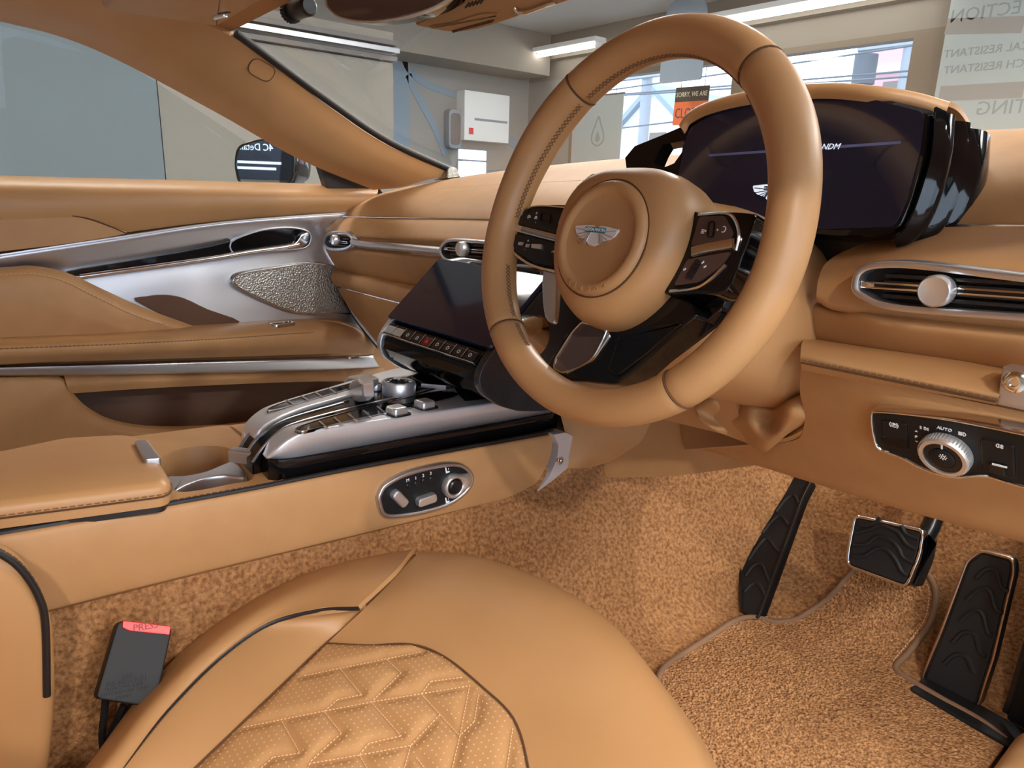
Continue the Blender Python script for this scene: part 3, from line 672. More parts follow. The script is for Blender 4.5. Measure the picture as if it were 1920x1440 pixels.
patch('pocket_front', [XX([(-200,712,-.755), (0,706,-.755), (110,706,-.755), (138,738,-.755), (165,764,-.755), (215,788,-.755), (300,799,-.755), (450,792,-.755), (560,765,-.76), (640,720,-.77)]),
    XX([(-200,722,-.742), (0,716,-.742), (105,722,-.742), (128,746,-.742), (155,771,-.742), (210,796,-.742), (300,808,-.742), (450,803,-.742), (570,780,-.748), (660,745,-.762)]),
    XX([(-200,800,-.735), (0,790,-.735), (95,790,-.735), (128,800,-.735), (160,812,-.735), (210,825,-.735), (300,835,-.735), (450,835,-.735), (580,825,-.742), (680,800,-.76)]),
    XX([(-200,950,-.75), (0,940,-.75), (90,940,-.75), (128,940,-.75), (160,940,-.75), (210,940,-.75), (300,940,-.75), (450,940,-.75), (580,940,-.755), (700,930,-.765)])], M['leather'], t, 4, 6, .008)
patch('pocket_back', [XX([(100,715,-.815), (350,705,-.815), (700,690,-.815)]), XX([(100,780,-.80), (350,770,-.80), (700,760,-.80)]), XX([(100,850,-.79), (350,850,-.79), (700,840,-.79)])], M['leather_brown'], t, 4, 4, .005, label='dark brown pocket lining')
sp = [X(598,280,-.80), X(590,286,-.80), X(612,352,-.80), X(716,362,-.79), X(690,345,-.77), X(640,312,-.77)]
SFr = Frame((-.79, .75, .65), (0, 1, 0), (0, 0, 1))
slab('mirror_sail', SFr, SFr.px([(598,278), (592,290), (613,356), (720,366), (705,345), (655,322)]), -.02, .004, M['satin_black'], t, .002)
# side glass
tag(obj('side_window', *g_slab(Frame((-.832, .3, .6), (0,1,0), (.12,0,1)), [(-.95,-.05), (.46,-.05), (.40,.03), (.0,.26), (-.5,.34), (-.95,.30)], -.003, 0), M['sideglass']), 'clear passenger door window glass', 'car window')

# ------------------------------------------------------------------ dashboard
t = dash = thing('dashboard', 'wide tan leather dashboard with silver framed air vents', 'dashboard', (XC, .8, .2))
SEAM = [(-.76,.765,.552), (-.5,.765,.562), (-.2,.765,.574), (.1,.76,.585), (.36,.735,.597), (.50,.702,.603), (.60,.696,.607), (.72,.69,.609)]
CREST = [(-.76,.98,.628), (-.5,1.0,.658), (-.2,1.02,.680), (.1,1.0,.69), (.36,.95,.70), (.50,.90,.698), (.60,.86,.696), (.72,.84,.696)]
BASE_ = [(-.76,1.06,.625), (-.5,1.14,.652), (-.2,1.20,.668), (.1,1.20,.675), (.36,1.12,.68), (.50,1.08,.68), (.60,1.03,.68), (.72,1.0,.68)]
sv, cv_, bv = [V(p) for p in SEAM], [V(p) for p in CREST], [V(p) for p in BASE_]
patch('top_pad', [[p+V((0,.004,-.02)) for p in sv], [p+V((0,.004,.0)) for p in sv], [a.lerp(b, .18)+V((0,-.006,.013)) for a, b in zip(sv, cv_)], [a.lerp(b, .5)+V((0,0,.016)) for a, b in zip(sv, cv_)], cv_, bv], M['leather'], t, 6, 6, .012)
tube('chrome_seam', spline([p+V((0,-.002,-.002)) for p in sv], 6), .0016, M['chrome'], t, 6)
stitches('stitching', spline([a.lerp(b, .42)+V((0,0,.017)) for a, b in zip(sv[:5], cv_[:5])], 8), M['thread_light'], t, .007, .005, .0007)
# passenger side fascia (x up to behind the wheel)
def prof(offs, xs): return [[V((x, y0+dy, z0+dz)) for x, y0, z0 in xs] for dy, dz in offs]
pas = [(-.765,.765,.553), (-.5,.765,.562), (-.2,.765,.574), (.1,.76,.580), (.30,.76,.582)]
patch('upper_fascia', prof([(-.002,-.004), (-.018,-.012), (-.036,-.030), (-.042,-.040), (-.036,-.047), (-.034,-.064), (-.044,-.072), (-.040,-.085), (-.020,-.118), (-.005,-.134), (.02,-.14)], pas), M['leather'], t, 6, 4, .010)
gl = [[V((x0, y, z)), V((x0*.6-.06, y, z)), V((x0*.25-.1, y, z+.002)), V((-.02, y, z+.004)), V((.10, y, z+.004))] for x0, y, z in ((-.765,.775,.432), (-.765,.742,.430), (-.762,.732,.422), (-.76,.730,.408), (-.757,.738,.395), (-.756,.75,.393))]
patch('glove_box_lip', gl, M['leather'], t, 5, 4, .008)
gd = [[V((x0, y, z)), V((x0*.6-.06, y, z)), V((x0*.25-.1, y, z+.002)), V((-.02, y, z+.004)), V((.10, y, z+.004))] for x0, y, z in ((-.755,.748,.390), (-.752,.742,.386), (-.735,.760,.345), (-.70,.805,.270), (-.655,.865,.180), (-.64,.93,.12))]
patch('glove_box_door', gd, M['leather'], t, 5, 5, .008)
patch('end_cap', [[V((-.785,.80,.44)), V((-.785,.775,.41)), V((-.765,.80,.33)), V((-.72,.86,.22))], [V((-.756,.79,.438)), V((-.757,.745,.41)), V((-.742,.765,.33)), V((-.69,.83,.22))]], M['satin_black'], t, 4, 3, .004)
# driver side
patch('driver_fascia', [[Y(a, b, c) for a, b, c in r] for r in (
    ((1690,432,.71), (1770,424,.70), (1850,422,.698), (1930,423,.696), (2120,425,.69)),
    ((1668,438,.70), (1755,432,.690), (1845,430,.688), (1930,431,.686), (2120,436,.68)),
    ((1585,470,.668), (1720,456,.666), (1830,457,.664), (1930,460,.662), (2130,470,.656)),
    ((1548,494,.642), (1660,480,.640), (1800,482,.638), (1930,490,.636), (2140,505,.63)),
    ((1535,522,.630), (1620,512,.629), (1800,525,.629), (1930,535,.629), (2150,555,.625)),
    ((1531,548,.630), (1600,552,.629), (1800,566,.629), (1930,575,.629), (2150,600,.625)),
    ((1531,562,.636), (1575,580,.632), (1780,606,.632), (1930,618,.632), (2150,645,.628)),
    ((1534,566,.650), (1580,586,.648), (1780,612,.648), (1930,626,.648), (2150,655,.644)))], M['leather'], t, 5, 5, .010)
patch('driver_lower_fascia', [[Y(a, b, c) for a, b, c in r] for r in (
    ((1527,566,.655), (1572,578,.650), (1605,574,.640), (1660,588,.634), (1800,604,.632), (1930,618,.632), (2150,645,.628)),
    ((1524,580,.648), (1570,592,.640), (1612,596,.628), (1670,606,.622), (1800,622,.622), (1930,636,.622), (2150,664,.618)),
    ((1518,612,.652), (1570,622,.645), (1620,628,.638), (1680,636,.634), (1800,652,.634), (1930,668,.634), (2150,698,.63)),
    ((1510,645,.665), (1570,655,.66), (1620,662,.655), (1680,670,.655), (1800,688,.655), (1930,706,.655), (2150,736,.65)))], M['leather'], t, 4, 5, .010)
patch('knee_pad', [[Y(a, b, c) for a, b, c in r] for r in (
    ((1512,634,.655), (1560,640,.655), (1700,658,.655), (1800,672,.655), (1890,690,.655)),
    ((1504,642,.622), (1560,652,.622), (1700,674,.622), (1800,692,.622), (1886,708,.622)),
    ((1501,662,.603), (1560,674,.600), (1700,702,.600), (1800,722,.600), (1876,737,.600)),
    ((1501,678,.602), (1560,690,.599), (1700,718,.599), (1800,737,.599), (1870,751,.599)),
    ((1504,694,.615), (1560,705,.612), (1700,733,.612), (1800,750,.612), (1866,762,.612)))], M['leather'], t, 6, 6, .008)
stitches('stitching', spline([Y(a, b, .5962) for a, b in ((1503,674), (1560,685), (1700,713), (1800,733), (1868,747))], 8), M['thread'], t, .0055, .004, .0008)
tube('pad_seam', spline([Y(a, b, .5978) for a, b in ((1502,680), (1560,692), (1700,720), (1800,740), (1868,754))], 8), .0009, M['seam'], t, 5)
KB = Frame(Y(1900, 728, .60), (1,0,0), (0,.0,1)); kp = KB.px([(1880,688), (1868,758), (1930,772), (2010,785), (2020,715)])
slab('bracket', KB, kp, -.02, .002, M['satin'], t, .003, 'satin silver end bracket')
u, v = KB.uv(1906, 715); obj('bolt', *g_lathe(KB.sub(u, v, .002), [(.0078,0), (.0078,.003), (.006,.0042), (.0034,.0042), (.003,.002)], 20), M['chrome'], t)
patch('lower_panel', [[Y(a, b, c) for a, b, c in r] for r in (
    ((1502,690,.625), (1600,708,.612), (1700,728,.608), (1800,748,.607), (1930,775,.607), (2120,815,.604)),
    ((1500,735,.640), (1600,752,.622), (1700,772,.612), (1800,792,.610), (1930,818,.610), (2120,860,.607)),
    ((1508,795,.660), (1590,815,.644), (1700,838,.636), (1800,858,.634), (1930,885,.634), (2120,930,.630)),
    ((1470,830,.695), (1570,862,.678), (1700,900,.668), (1800,925,.666), (1930,955,.664), (2120,1005,.66)),
    ((1296,834,.780), (1420,872,.745), (1560,915,.715), (1720,962,.70), (1930,1018,.695), (2120,1070,.69)),
    ((1330,836,.84), (1450,870,.81), (1590,912,.78), (1740,955,.77), (1940,1008,.765), (2120,1055,.76)))], M['leather'], t, 6, 6, .008)
patch('column_surround', [[Y(a, b, c) for a, b, c in r] for r in (((1270,690,.79), (1400,700,.785), (1470,700,.77), (1520,700,.74)), ((1275,780,.778), (1400,775,.757), (1470,768,.735), (1516,762,.70)), ((1284,842,.770), (1400,834,.722), (1470,822,.688), (1514,802,.662)))], M['leather'], t, 4, 4, .006)
# centre of the dash behind the wheel, dark recess under the display
patch('centre_panel', [[V((.08,.79,.45)), V((.2,.79,.46)), V((.34,.79,.50)), V((.46,.76,.52))], [V((.08,.77,.36)), V((.2,.78,.36)), V((.34,.79,.38)), V((.46,.78,.40))], [V((.08,.76,.20)), V((.2,.78,.24)), V((.34,.80,.30)), V((.46,.78,.34))]], M['leather'], t, 4, 4, .01)
patch('centre_knee_pad', [[V((.105,.72,.425)), V((.20,.72,.44)), V((.34,.72,.45))], [V((.105,.685,.425)), V((.20,.685,.44)), V((.34,.685,.45))], [V((.103,.668,.412)), V((.20,.668,.427)), V((.34,.668,.437))], [V((.103,.665,.392)), V((.20,.665,.407)), V((.34,.665,.417))], [V((.105,.68,.375)), V((.20,.68,.39)), V((.34,.68,.40))], [V((.105,.71,.33)), V((.20,.71,.34)), V((.34,.71,.35))]], M['leather'], t, 5, 5, .008)
stitches('stitching', [V((.104,.664,.398)), V((.20,.664,.413)), V((.3,.664,.42))], M['thread'], t, .0055, .004, .0008)
patch('dark_recess', [[V((.06,.74,.60)), V((.3,.74,.605)), V((.455,.70,.60))], [V((.06,.745,.56)), V((.3,.745,.55)), V((.455,.715,.55))], [V((.06,.75,.49)), V((.3,.75,.48)), V((.470,.725,.50))], [V((.10,.75,.44)), V((.3,.75,.44)), V((.480,.72,.45))]], M['satin_black'], t, 4, 4, .008)
patch('tweeter_cover', [[Y(a, b, c) for a, b, c in r] for r in (((812,336,.97), (835,334,.96), (862,331,.97)), ((820,316,.985), (840,314,.98), (856,316,.985)), ((826,314,1.02), (840,312,1.02), (850,314,1.02)))], M['grille'], t, 4, 4, .006, label='small grey tweeter cover')
def vent(fr, outl, rim, inner_px, bar_px, knob_px, kr, nslat, lab):
    """an air vent: silver rim, dark throat, slats, control bar and round knob"""
    o = ccw(sp2(fr.px(outl), 4))
    b = slab('air_vent', fr, inset(o, rim*.6), -.03, -.012, M['black'], dash, label=lab)
    ringo('rim', fr, o, rim, -.03, .004, M['satin'], b, .002)
    us = [p[0] for p in o]; vs_ = [p[1] for p in o]
    u0, u1, v0, v1 = min(us)+rim, max(us)-rim, min(vs_)+rim, max(vs_)-rim
    cen = [fr.uv(*p) for p in bar_px]
    sl = (cen[-1][1]-cen[0][1])/(cen[-1][0]-cen[0][0])
    for k in range(nslat):
        dv = (k-(nslat-1)/2)*(v1-v0)/(nslat+.6)*.9
        if abs(dv) < .002: continue
        sh = .018 if nslat > 2 else .006
        a = (u0+sh, cen[0][1]+dv+sl*(u0+sh-cen[0][0])); c = (u1-sh, cen[0][1]+dv+sl*(u1-sh-cen[0][0]))
        slab('slat', fr, offset_line([a, c], .0017), -.012, -.002, M['satin_black'], b, .0008)
    slab('control_bar', fr, offset_line([cen[0], cen[1]], .0032), -.012, -.0005, M['chrome'], b, .0015)
    slab('control_bar_inlay', fr, offset_line([(cen[0][0]+.012, cen[0][1]+sl*.012), (cen[1][0]-.004, cen[1][1]-sl*.004)], .0013), -.001, .0002, M['gloss'], b)
    ku, kv = fr.uv(*knob_px, .012); kf = fr.sub(ku, kv, 0)
    obj('knob', *g_lathe(kf, [(kr*.6,-.002), (kr*.95,.001), (kr,.003), (kr,.012), (kr*.88,.0145), (kr*.82,.0142), (.0005,.0140)], 28), M['steel'], b)
    return b
PV = Frame((-.4, .716, .508), (1, 0, .03), (0, 0, 1))
vent(PV, [(609,458), (611,444), (618,436), (634,433), (650,434), (660,441), (664,453), (660,464), (648,470), (630,471), (616,468)], .0075, None, [(616,452), (650,455)], (625,450), .011, 3, 'outer passenger air vent with silver rim')
vent(PV, [(826,470), (830,457), (840,449), (858,447), (900,450), (960,455), (1010,460), (1022,480), (1012,503), (960,501), (900,497), (850,493), (834,487)], .006, None, [(832,466), (1010,480)], (863,467), .0125, 4, 'centre air vent with silver rim')
tube('vent_strip', spline([Y(a, b, .716) for a, b in ((662,453), (680,458), (760,465), (828,471))], 5), .0075, M['satin'], t, 10)
DV = Frame((.55, .614, .548), (1, 0, .0), (0, 0, 1))
vent(DV, [(1598,538), (1603,514), (1618,498), (1645,490), (1720,490), (1920,513), (2080,530), (2112,560), (2090,612), (1920,603), (1720,588), (1650,577), (1618,562), (1604,552)], .0065, None, [(1612,533), (2095,566)], (1752,546), .0125, 4, "driver's air vent with silver rim")

# light switch unit let into the lower panel
LF = Frame(Y(1780, 838, .616), (1, -.02, 0), (0, -.52, 1))
o = ccw(sp2(LF.px([(1638,776), (1650,769), (1720,775), (1800,786), (1900,806), (1990,826), (2010,850), (2004,905), (1985,922), (1900,902), (1850,888), (1790,890), (1735,875), (1690,852), (1652,838), (1642,815)]), 4))
b = slab('light_switch_panel', LF, o, -.014, .002, M['black'], dash, .001, 'black light switch panel with silver edge')
ringo('edge', LF, [(x, y) for x, y in inset(o, -.0014)], .0022, -.014, .004, M['chrome'], b, .001)
for nm, poly in (('parking_brake_button', [(1652,782), (1706,789), (1708,843), (1658,828)]), ('fog_lamp_button', [(1838,815), (1908,830), (1910,896), (1842,878)])):
    pp = LF.px(poly); ringo('button_gap', LF, rounded(pp, .004), .0007, .001, .0024, M['satin_black'], b); slab(nm, LF, inset(ccw(rounded(pp, .004)), .001), .001, .0036, M['black'], b, .0015)
for poly in ([(1655,812), (1706,822), (1707,841), (1660,828)],): slab('button_scoop', LF, rounded(LF.px(poly), .003), .003, .0042, M['gloss'], b, .001)
u, v = LF.uv(1772, 852, .006); KF = LF.sub(u, v, .002)
mb = MB(); mb.add(*g_lathe(KF, [(.0190,0), (.0190,.008), (.0178,.0098), (.0150,.0098), (.0146,.0075)], 40)); mb.make('rotary_knob', M['steel'], b)
mb = MB()
for k in range(48):
    an = k/48*2*math.pi
    if .7 < an < 4.2 or True: mb.add(*g_tube([KF(.0191*math.cos(an), .0191*math.sin(an), .001), KF(.0191*math.cos(an), .0191*math.sin(an), .008)], .0007, 4))
stuff(mb.make('knurling', M['steel'], b))
obj('knob_face', *g_lathe(KF, [(.0148,.004), (.0148,.0085), (.0102,.009), (.0098,.0083), (.0005,.0083)], 36), M['satin_black'], b)
obj('knob_cap', *g_lathe(KF, [(.0094,.0083), (.0094,.0095), (.0086,.0101), (.0005,.0102)], 30), M['black'], b)
slab('knob_pointer', KF, rect(.0013, .005, 0, .0124), .009, .0094, M['white_mark'], b)
def mark(nm, fr, px, py, shape, par, w=.0026, s=.68, rot=0.0):
    u, v = fr.uv(px, py, w); f2 = fr.sub(u, v, w, rot); mb = MB()
    for kind, *a in shape:
        if kind == 'l': mb.add(*g_slab(f2, offset_line([(x*s, y*s) for x, y in a[0]], (a[1] if len(a) > 1 else .00035)*1.0), 0, .0003))
        elif kind == 'r': mb.add(*g_ring(f2, circ(a[0]*s, 20, a[1]*s, a[2]*s), .0006, 0, .0003))
        elif kind == 'a': mb.add(*g_slab(f2, offset_line([(a[0]*s*math.cos(q), a[0]*s*math.sin(q)) for q in [a[1]+(a[2]-a[1])*i/8 for i in range(9)]], .00035), 0, .0003))
        elif kind == 'p': mb.add(*g_slab(f2, [(x*s, y*s) for x, y in a[0]], 0, .0003))
    return stuff(mb.make(nm, M['white_mark'], par))
mark('parking_brake_symbol', LF, 1676, 797, [('r', .0035, 0, 0), ('a', .005, -.9, .9), ('a', .005, 2.25, 4.05)], b, .0037)
lettering('lettering', 'P', LF, *LF.uv(1676, 797, .0038), .0042, M['white_mark'], b, w=.0038)
lettering('lettering', 'AUTO', LF, *LF.uv(1771, 804, .0023), .0040, M['white_mark'], b, w=.0023)
lettering('lettering', 'P', LF, *LF.uv(1718, 819, .0023), .0040, M['white_mark'], b, w=.0023)
mark('side_light_symbol', LF, 1733, 803, [('a', .0022, -1.5, 1.5), ('l', [(-.005,.002), (-.003,.0014)]), ('l', [(-.005,0), (-.003,0)]), ('l', [(-.005,-.002), (-.003,-.0014)]), ('l', [(0,.0022), (0,-.0022)]), ('l', [(.005,.002), (.003,.0014)]), ('l', [(.005,0), (.003,0)]), ('l', [(.005,-.002), (.003,-.0014)])], b)
mark('head_light_symbol', LF, 1806, 814, [('a', .0026, -1.5, 1.5), ('l', [(0,.0026), (0,-.0026)]), ('l', [(-.005,.002), (-.001,.002)]), ('l', [(-.005,.0007), (-.001,.0007)]), ('l', [(-.005,-.0007), (-.001,-.0007)]), ('l', [(-.005,-.002), (-.001,-.002)])], b)
mark('fog_symbol', LF, 1873, 836, [('a', .0026, 1.6, 4.7), ('l', [(0,.0026), (0,-.0026)]), ('l', [(.0012,.0018), (.0042,.0012)]), ('l', [(.0012,0), (.0042,0)]), ('l', [(.0012,-.0018), (.0042,-.0022)]), ('l', [(.0028,.003), (.0025,0), (.003,-.003)])], b, .0037)
mark('lamp_symbol', LF, 1768, 857, [('r', .0022, 0, 0)] + [('l', [(.003*math.cos(q), .003*math.sin(q)), (.0045*math.cos(q), .0045*math.sin(q))]) for q in [i*math.pi/4 for i in range(8)]], b, .0123)
mark('arrow_symbol', LF, 1718, 808, [('p', [(-.0018,-.001), (.0018,-.001), (0,.001)])], b); mark('arrow_symbol', LF, 1719, 828, [('p', [(-.0018,.001), (.0018,.001), (0,-.001)])], b)
pp = LF.px([(1858,861), (1888,868), (1890,886), (1860,878)]); slab('dimmer_wheel', LF, rounded(pp, .001), .003, .0055, M['satin_black'], b, .001)
a, c = LF.px([(1860,870), (1888,877)], .0056); slab('dimmer_line', LF, offset_line([a, c], .0007), .005, .0058, M['white_mark'], b)
mark('dimmer_symbol', LF, 1846, 868, [('a', .002, .3, 5.2), ('l', [(.001,.0005), (.004,.003)]), ('l', [(0,0), (.002,.001)])], b)

# ------------------------------------------------------------------ instrument display
IFr = Frame((.36, .66, .65), (1, 0, 0), (0, .20, 1))
t = clu = thing('instrument_display', 'wide black instrument display with a leather hood behind the steering wheel', 'instrument display', (.36, .7, .6))
bo = ccw(rounded(IFr.px([(1283,238), (1335,205), (1420,184), (1545,174), (1640,180), (1752,206), (1742,290), (1716,380), (1692,432), (1640,440), (1560,440), (1440,428), (1330,392), (1262,345)]), .006, 3))
rg = [[IFr(a, b, w) for a, b in inset(bo, d)] for w, d in ((0,.004), (-.004,0), (-.055,.002), (-.075,.012))]
obj('housing', *g_loft(rg), M['gloss'], t, 30)
so = ccw(rounded(IFr.px([(1290,243), (1340,210), (1425,190), (1545,181), (1640,187), (1735,211), (1726,290), (1702,375), (1678,426), (1560,430), (1440,418), (1335,384), (1270,340)]), .005, 3))
slab('screen', IFr, so, -.002, .0012, M['screen'], t, .0006)
# open wing at the left end
oo = IFr.px([(1172,296), (1190,274), (1240,254), (1296,230), (1284,290), (1262,346), (1215,338), (1176,326)]); ii = IFr.px([(1226,305), (1234,286), (1243,271), (1286,263), (1279,285), (1264,306), (1250,312), (1233,316)])
v = [IFr(a, b, w) for w in (0, -.02) for a, b in oo] + [IFr(a, b, w) for w in (0, -.02) for a, b in ii]
n = 8; f = []
for i in range(n):
    j = (i+1) % n; f += [(i, j, 2*n+j, 2*n+i), (n+i, n+j, j, i), (3*n+i, 3*n+j, n+j, n+i), (2*n+i, 2*n+j, 3*n+j, 3*n+i)]
obj('open_wing', v, f, M['gloss'], t, 30)
# fluted right flank and leather hood
fl = [(1752,203), (1744,290), (1718,380), (1696,425), (1672,446)]
rows = []
for k, (dw, du) in enumerate(((.001,0), (-.012,.010), (-.022,.004), (-.032,.016), (-.044,.008), (-.058,.020), (-.085,.016), (-.10,.0))):
    rows.append([IFr(IFr.uv(a, b)[0]+du*(1, 1, .9, .5, 0)[i], IFr.uv(a, b)[1]-(.004 if k else 0), dw) for i, (a, b) in enumerate(fl)])
patch('fluted_flank', rows, M['gloss'], t, 5, 4, .003, 40)
hd_ = [(1286,236), (1300,216), (1340,196), (1420,177), (1545,165), (1640,171), (1715,183), (1778,201), (1815,236)]
hr = []
hk = (0, 0, 0, 0, 0, -.004, -.022, -.045)
for dw, dv in ((.002,-.002), (.006,.002), (.0,.0065), (-.03,.009), (-.07,.002), (-.11,-.015)):
    hr.append([IFr(IFr.uv(a, b, k)[0], IFr.uv(a, b, k)[1]+dv-.006, dw+k) for (a, b), k in zip(hd_, hk)])
patch('hood', hr, M['leather_smooth'], t, 5, 5, .004)
slab('display_foot', Frame((.33,.70,.60), (1,0,0), (0,0,1)), [(-.17,0), (.16,0), (.13,-.10), (-.13,-.10)], -.05, .0, M['satin_black'], t, .004)
a, c = IFr.uv(1330, 292), IFr.uv(1690, 268)
slab('glow_line', IFr, offset_line([a, c], .0012), .001, .0016, M['disp_line'], t)
u, v = IFr.uv(1558, 275, .002); lettering('lettering', 'P RNDM', IFr, u+.008, v, .0075, M['disp_text'], t, w=.0014, align='RIGHT', shear=.25, depth=.0002)
def wings(fr, su, m, par, w0=0.0, d=.0015, m2=None, text=None, tm=None):
    """winged emblem: two spread wings, feather ribs, name plate"""
    R_ = [(0,.10), (.08,.16), (.18,.20), (.5,.185), (.97,.13), (1.0,.08), (.90,-.10), (.72,-.22), (.52,-.28), (.36,-.31), (.24,-.42), (.10,-.48), (0,-.49)]
    pts = [(x*su, y*su) for x, y in R_] + [(-x*su, y*su) for x, y in R_[-2:0:-1]]
    b = slab('emblem', fr, pts, w0, w0+d, m, par, d*.4)
    for sgn in (-1, 1):
        for k in range(7):
            a = (sgn*(.14+.02*k)*su, (-.02-.03*k)*su); tt = math.radians(4-k*13.0); L = (.78-.085*k)*su
            slab('feather', fr, offset_line([a, (a[0]+sgn*L*math.cos(tt), a[1]+L*math.sin(tt))], .016*su), w0+d, w0+d*1.35, m2 or m, b)
    if text:
        slab('name_plate', fr, rect(.92*su, .17*su, 0, .035*su), w0+d, w0+d*1.6, tm, b)
        lettering('lettering', text, fr, 0, .035*su, .15*su, M['white_mark'], b, w=w0+d*1.6, depth=.0001, sx=.82)
    return b
u, v = IFr.uv(1452, 355, .001); e = wings(IFr.sub(u, v, 0), .024, M['disp_text'], t, .0012, .0003, M['screen'], 'ASTON MARTIN', M['screen'])

# ------------------------------------------------------------------ steering wheel
RHO, PSI = .2855, -.0194
_n = V((math.sin(PSI)*math.cos(RHO), -math.cos(PSI)*math.cos(RHO), math.sin(RHO))); _e1 = V((math.cos(PSI), math.sin(PSI), 0))
WF = Frame((.3113, .5001, .5807), _e1, _n.cross(_e1))
t = wheel = thing('steering_wheel', 'tan leather steering wheel with black gloss spokes and a winged badge', 'steering wheel', WF.o)
def rimc(ph):
    c, s = math.cos(ph), math.sin(ph); b = .1833 if s > 0 else .1562
    r = ((abs(c)/.1677)**2.0 + (abs(s)/b)**2.0)**-.5; return r*c, r*s
def rimframe(ph):
    u, v = rimc(ph); u1, v1 = rimc(ph+.01); u0, v0 = rimc(ph-.01)
    tx, ty = u1-u0, v1-v0; l = math.hypot(tx, ty); return u, v, ty/l, -tx/l       # centre and outward direction
def rimpt(ph, th, k=1.0):
    u, v, ou, ov = rimframe(ph)
    deg = math.degrees(ph) % 360
    g = 1 + .10*math.exp(-((deg-38)/22)**2) + .10*math.exp(-((deg-142)/22)**2) - .03*math.exp(-((deg-270)/30)**2)
    ro, rw = .0178*g*k, .0200*g*k
    a, b = ro*math.cos(th), rw*math.sin(th)
    return WF(u+ou*a, v+ov*a, b)
seams = [math.atan2(WF.uv(*p)[1], WF.uv(*p)[0]) % (2*math.pi) for p in ((1385,128), (1092,180), (940,608), (1255,735))]
seams = [math.atan2(*WF.uv(*p, .012)[::-1]) % (2*math.pi) for p in ((1424,104), (1078,172), (945,606), (1262,737))]
ends = seams + [seams[0]+2*math.pi]
for i in range(4):
    a, b = ends[i], ends[i+1]; n = max(12, int((b-a)/.06)); rings = []
    for k in range(n+1):
        ph = a+.0015+(b-a-.003)*k/n; sc = .955 if k in (0, n) else 1.0
        rings.append([rimpt(ph, 2*math.pi*j/20, sc) for j in range(20)])
        if k == 0: rings.append([rimpt(ph+.008, 2*math.pi*j/20, 1.0) for j in range(20)])
        if k == n-1: rings.append([rimpt(b-.0095, 2*math.pi*j/20, 1.0) for j in range(20)])
    obj('rim_section', *g_loft(rings), M['leather_smooth'], t, 60)
for ph in seams: obj('rim_seam', *g_tube([rimpt(ph, 2*math.pi*j/24, .975) for j in range(24)], .0012, 5, True), M['seam'], t)
mb = MB()
for i, (a, b) in enumerate(((ends[0]+.03, ends[1]-.03), (ends[1]+.03, math.radians(176)), (math.radians(196), ends[2]-.03), (ends[2]+.03, math.radians(236)), (math.radians(305), ends[3]-.03+0), (ends[3]+.03, math.radians(344)), (math.radians(366), math.radians(410)))):
    n = int((b-a)*.15/.0042)
    for k in range(n):
        p0, p1 = a+(b-a)*k/n, a+(b-a)*(k+1)/n
        for s in (1, -1): mb.add(*g_tube([rimpt(p0, math.pi-.12-.13*s, 1.0), rimpt((p0+p1)/2, math.pi-.12, 1.03), rimpt(p1, math.pi-.12+.13*s, 1.0)], .00055, 4))
stuff(mb.make('cross_stitching', M['thread'], t))
# hub cover
hubo = [(0,.066), (.030,.064), (.056,.054), (.072,.034), (.077,.008), (.074,-.018), (.064,-.044), (.046,-.066), (.024,-.080), (0,-.084)]
ho = sp2(hubo + [(-a, b) for a, b in hubo[-2:0:-1]], 3)
rg = []
for k, w in ((.80,-.075), (.93,-.06), (1.0,-.035), (1.015,-.015), (.99,.000), (.92,.012), (.82,.019), (.70,.0215)): rg.append([WF(a*k, (b+.006)*k-.006, w) for a, b in ho])
obj('hub_cover', *g_loft(rg), M['leather_smooth'], t, 60)
HB = WF.sub(0, -.0065, 0)
obj('airbag_disc', *g_lathe(HB, [(.0530,.008), (.0530,.0225), (.0505,.0260), (.0465,.0275), (.0432,.0270), (.0412,.0245), (.0398,.0236), (.020,.0234), (.0005,.0234)], 56), M['leather_smooth'], t, 60)
obj('disc_seam', *g_tube([HB(.0538*math.cos(i*math.pi/32), .0538*math.sin(i*math.pi/32), .0208) for i in range(64)], .0011, 5, True), M['seam'], t)
tube('cover_seam', spline([WF(.002,-.0635,.0190), WF(.002,-.070,.0125), WF(.002,-.078,.0), WF(.002,-.083,-.012)], 4), .0009, M['seam'], t, 5)
for k, ch in enumerate('AIRBAG'):
    an = math.radians(-113+k*10.5); lettering('lettering', ch, HB.sub(.0472*math.cos(an), .0472*math.sin(an), .0270, an+math.pi/2), 0, 0, .0075, M['leather_smooth'], t, depth=.0005)
wings(WF.sub(-.005, -.001, 0), .0275, pbr('badge_metal', (.86,.87,.89), .32, .35), t, .0236, .0016, M['steel'], 'ASTON MARTIN', pbr('teal_enamel', (.02,.16,.20), .3))
# side spokes
def spoke(px, w1=.0): return ccw(sp2(WF.px(px, w1), 3))
lo_ = spoke([(944,440), (948,418), (962,402), (990,389), (1020,383), (1075,388), (1085,440), (1065,506), (1045,512), (1005,503), (968,480), (948,458)], -.004)
ls = slab('left_spoke', WF, lo_, -.03, -.004, M['gloss'], t, .003, 'glossy black switch spoke')
ro_ = spoke([(1296,402), (1312,398), (1360,396), (1400,398), (1416,403), (1408,432), (1390,478), (1360,545), (1305,552), (1250,552), (1245,540), (1258,490)], -.004)
rs = slab('right_spoke', WF, ro_, -.03, -.004, M['gloss'], t, .003, 'glossy black switch spoke')
def wl(pts, w=-.003): return [WF(*WF.uv(a, b, w), w) for a, b in pts]
tube('chrome_edge', spline(wl([(946,445), (958,468), (985,491), (1010,502), (1045,510)]), 4), .0014, M['chrome'], ls, 6)
tube('chrome_edge', spline(wl([(951,412), (975,395), (1008,386), (1060,389)]), 4), .0008, M['chrome'], ls, 6)
slab('switch_bar', WF, offset_line(WF.px([(951,424), (968,428), (1048,448)], -.002), .0038), -.004, .0015, M['chrome'], ls, .0015)
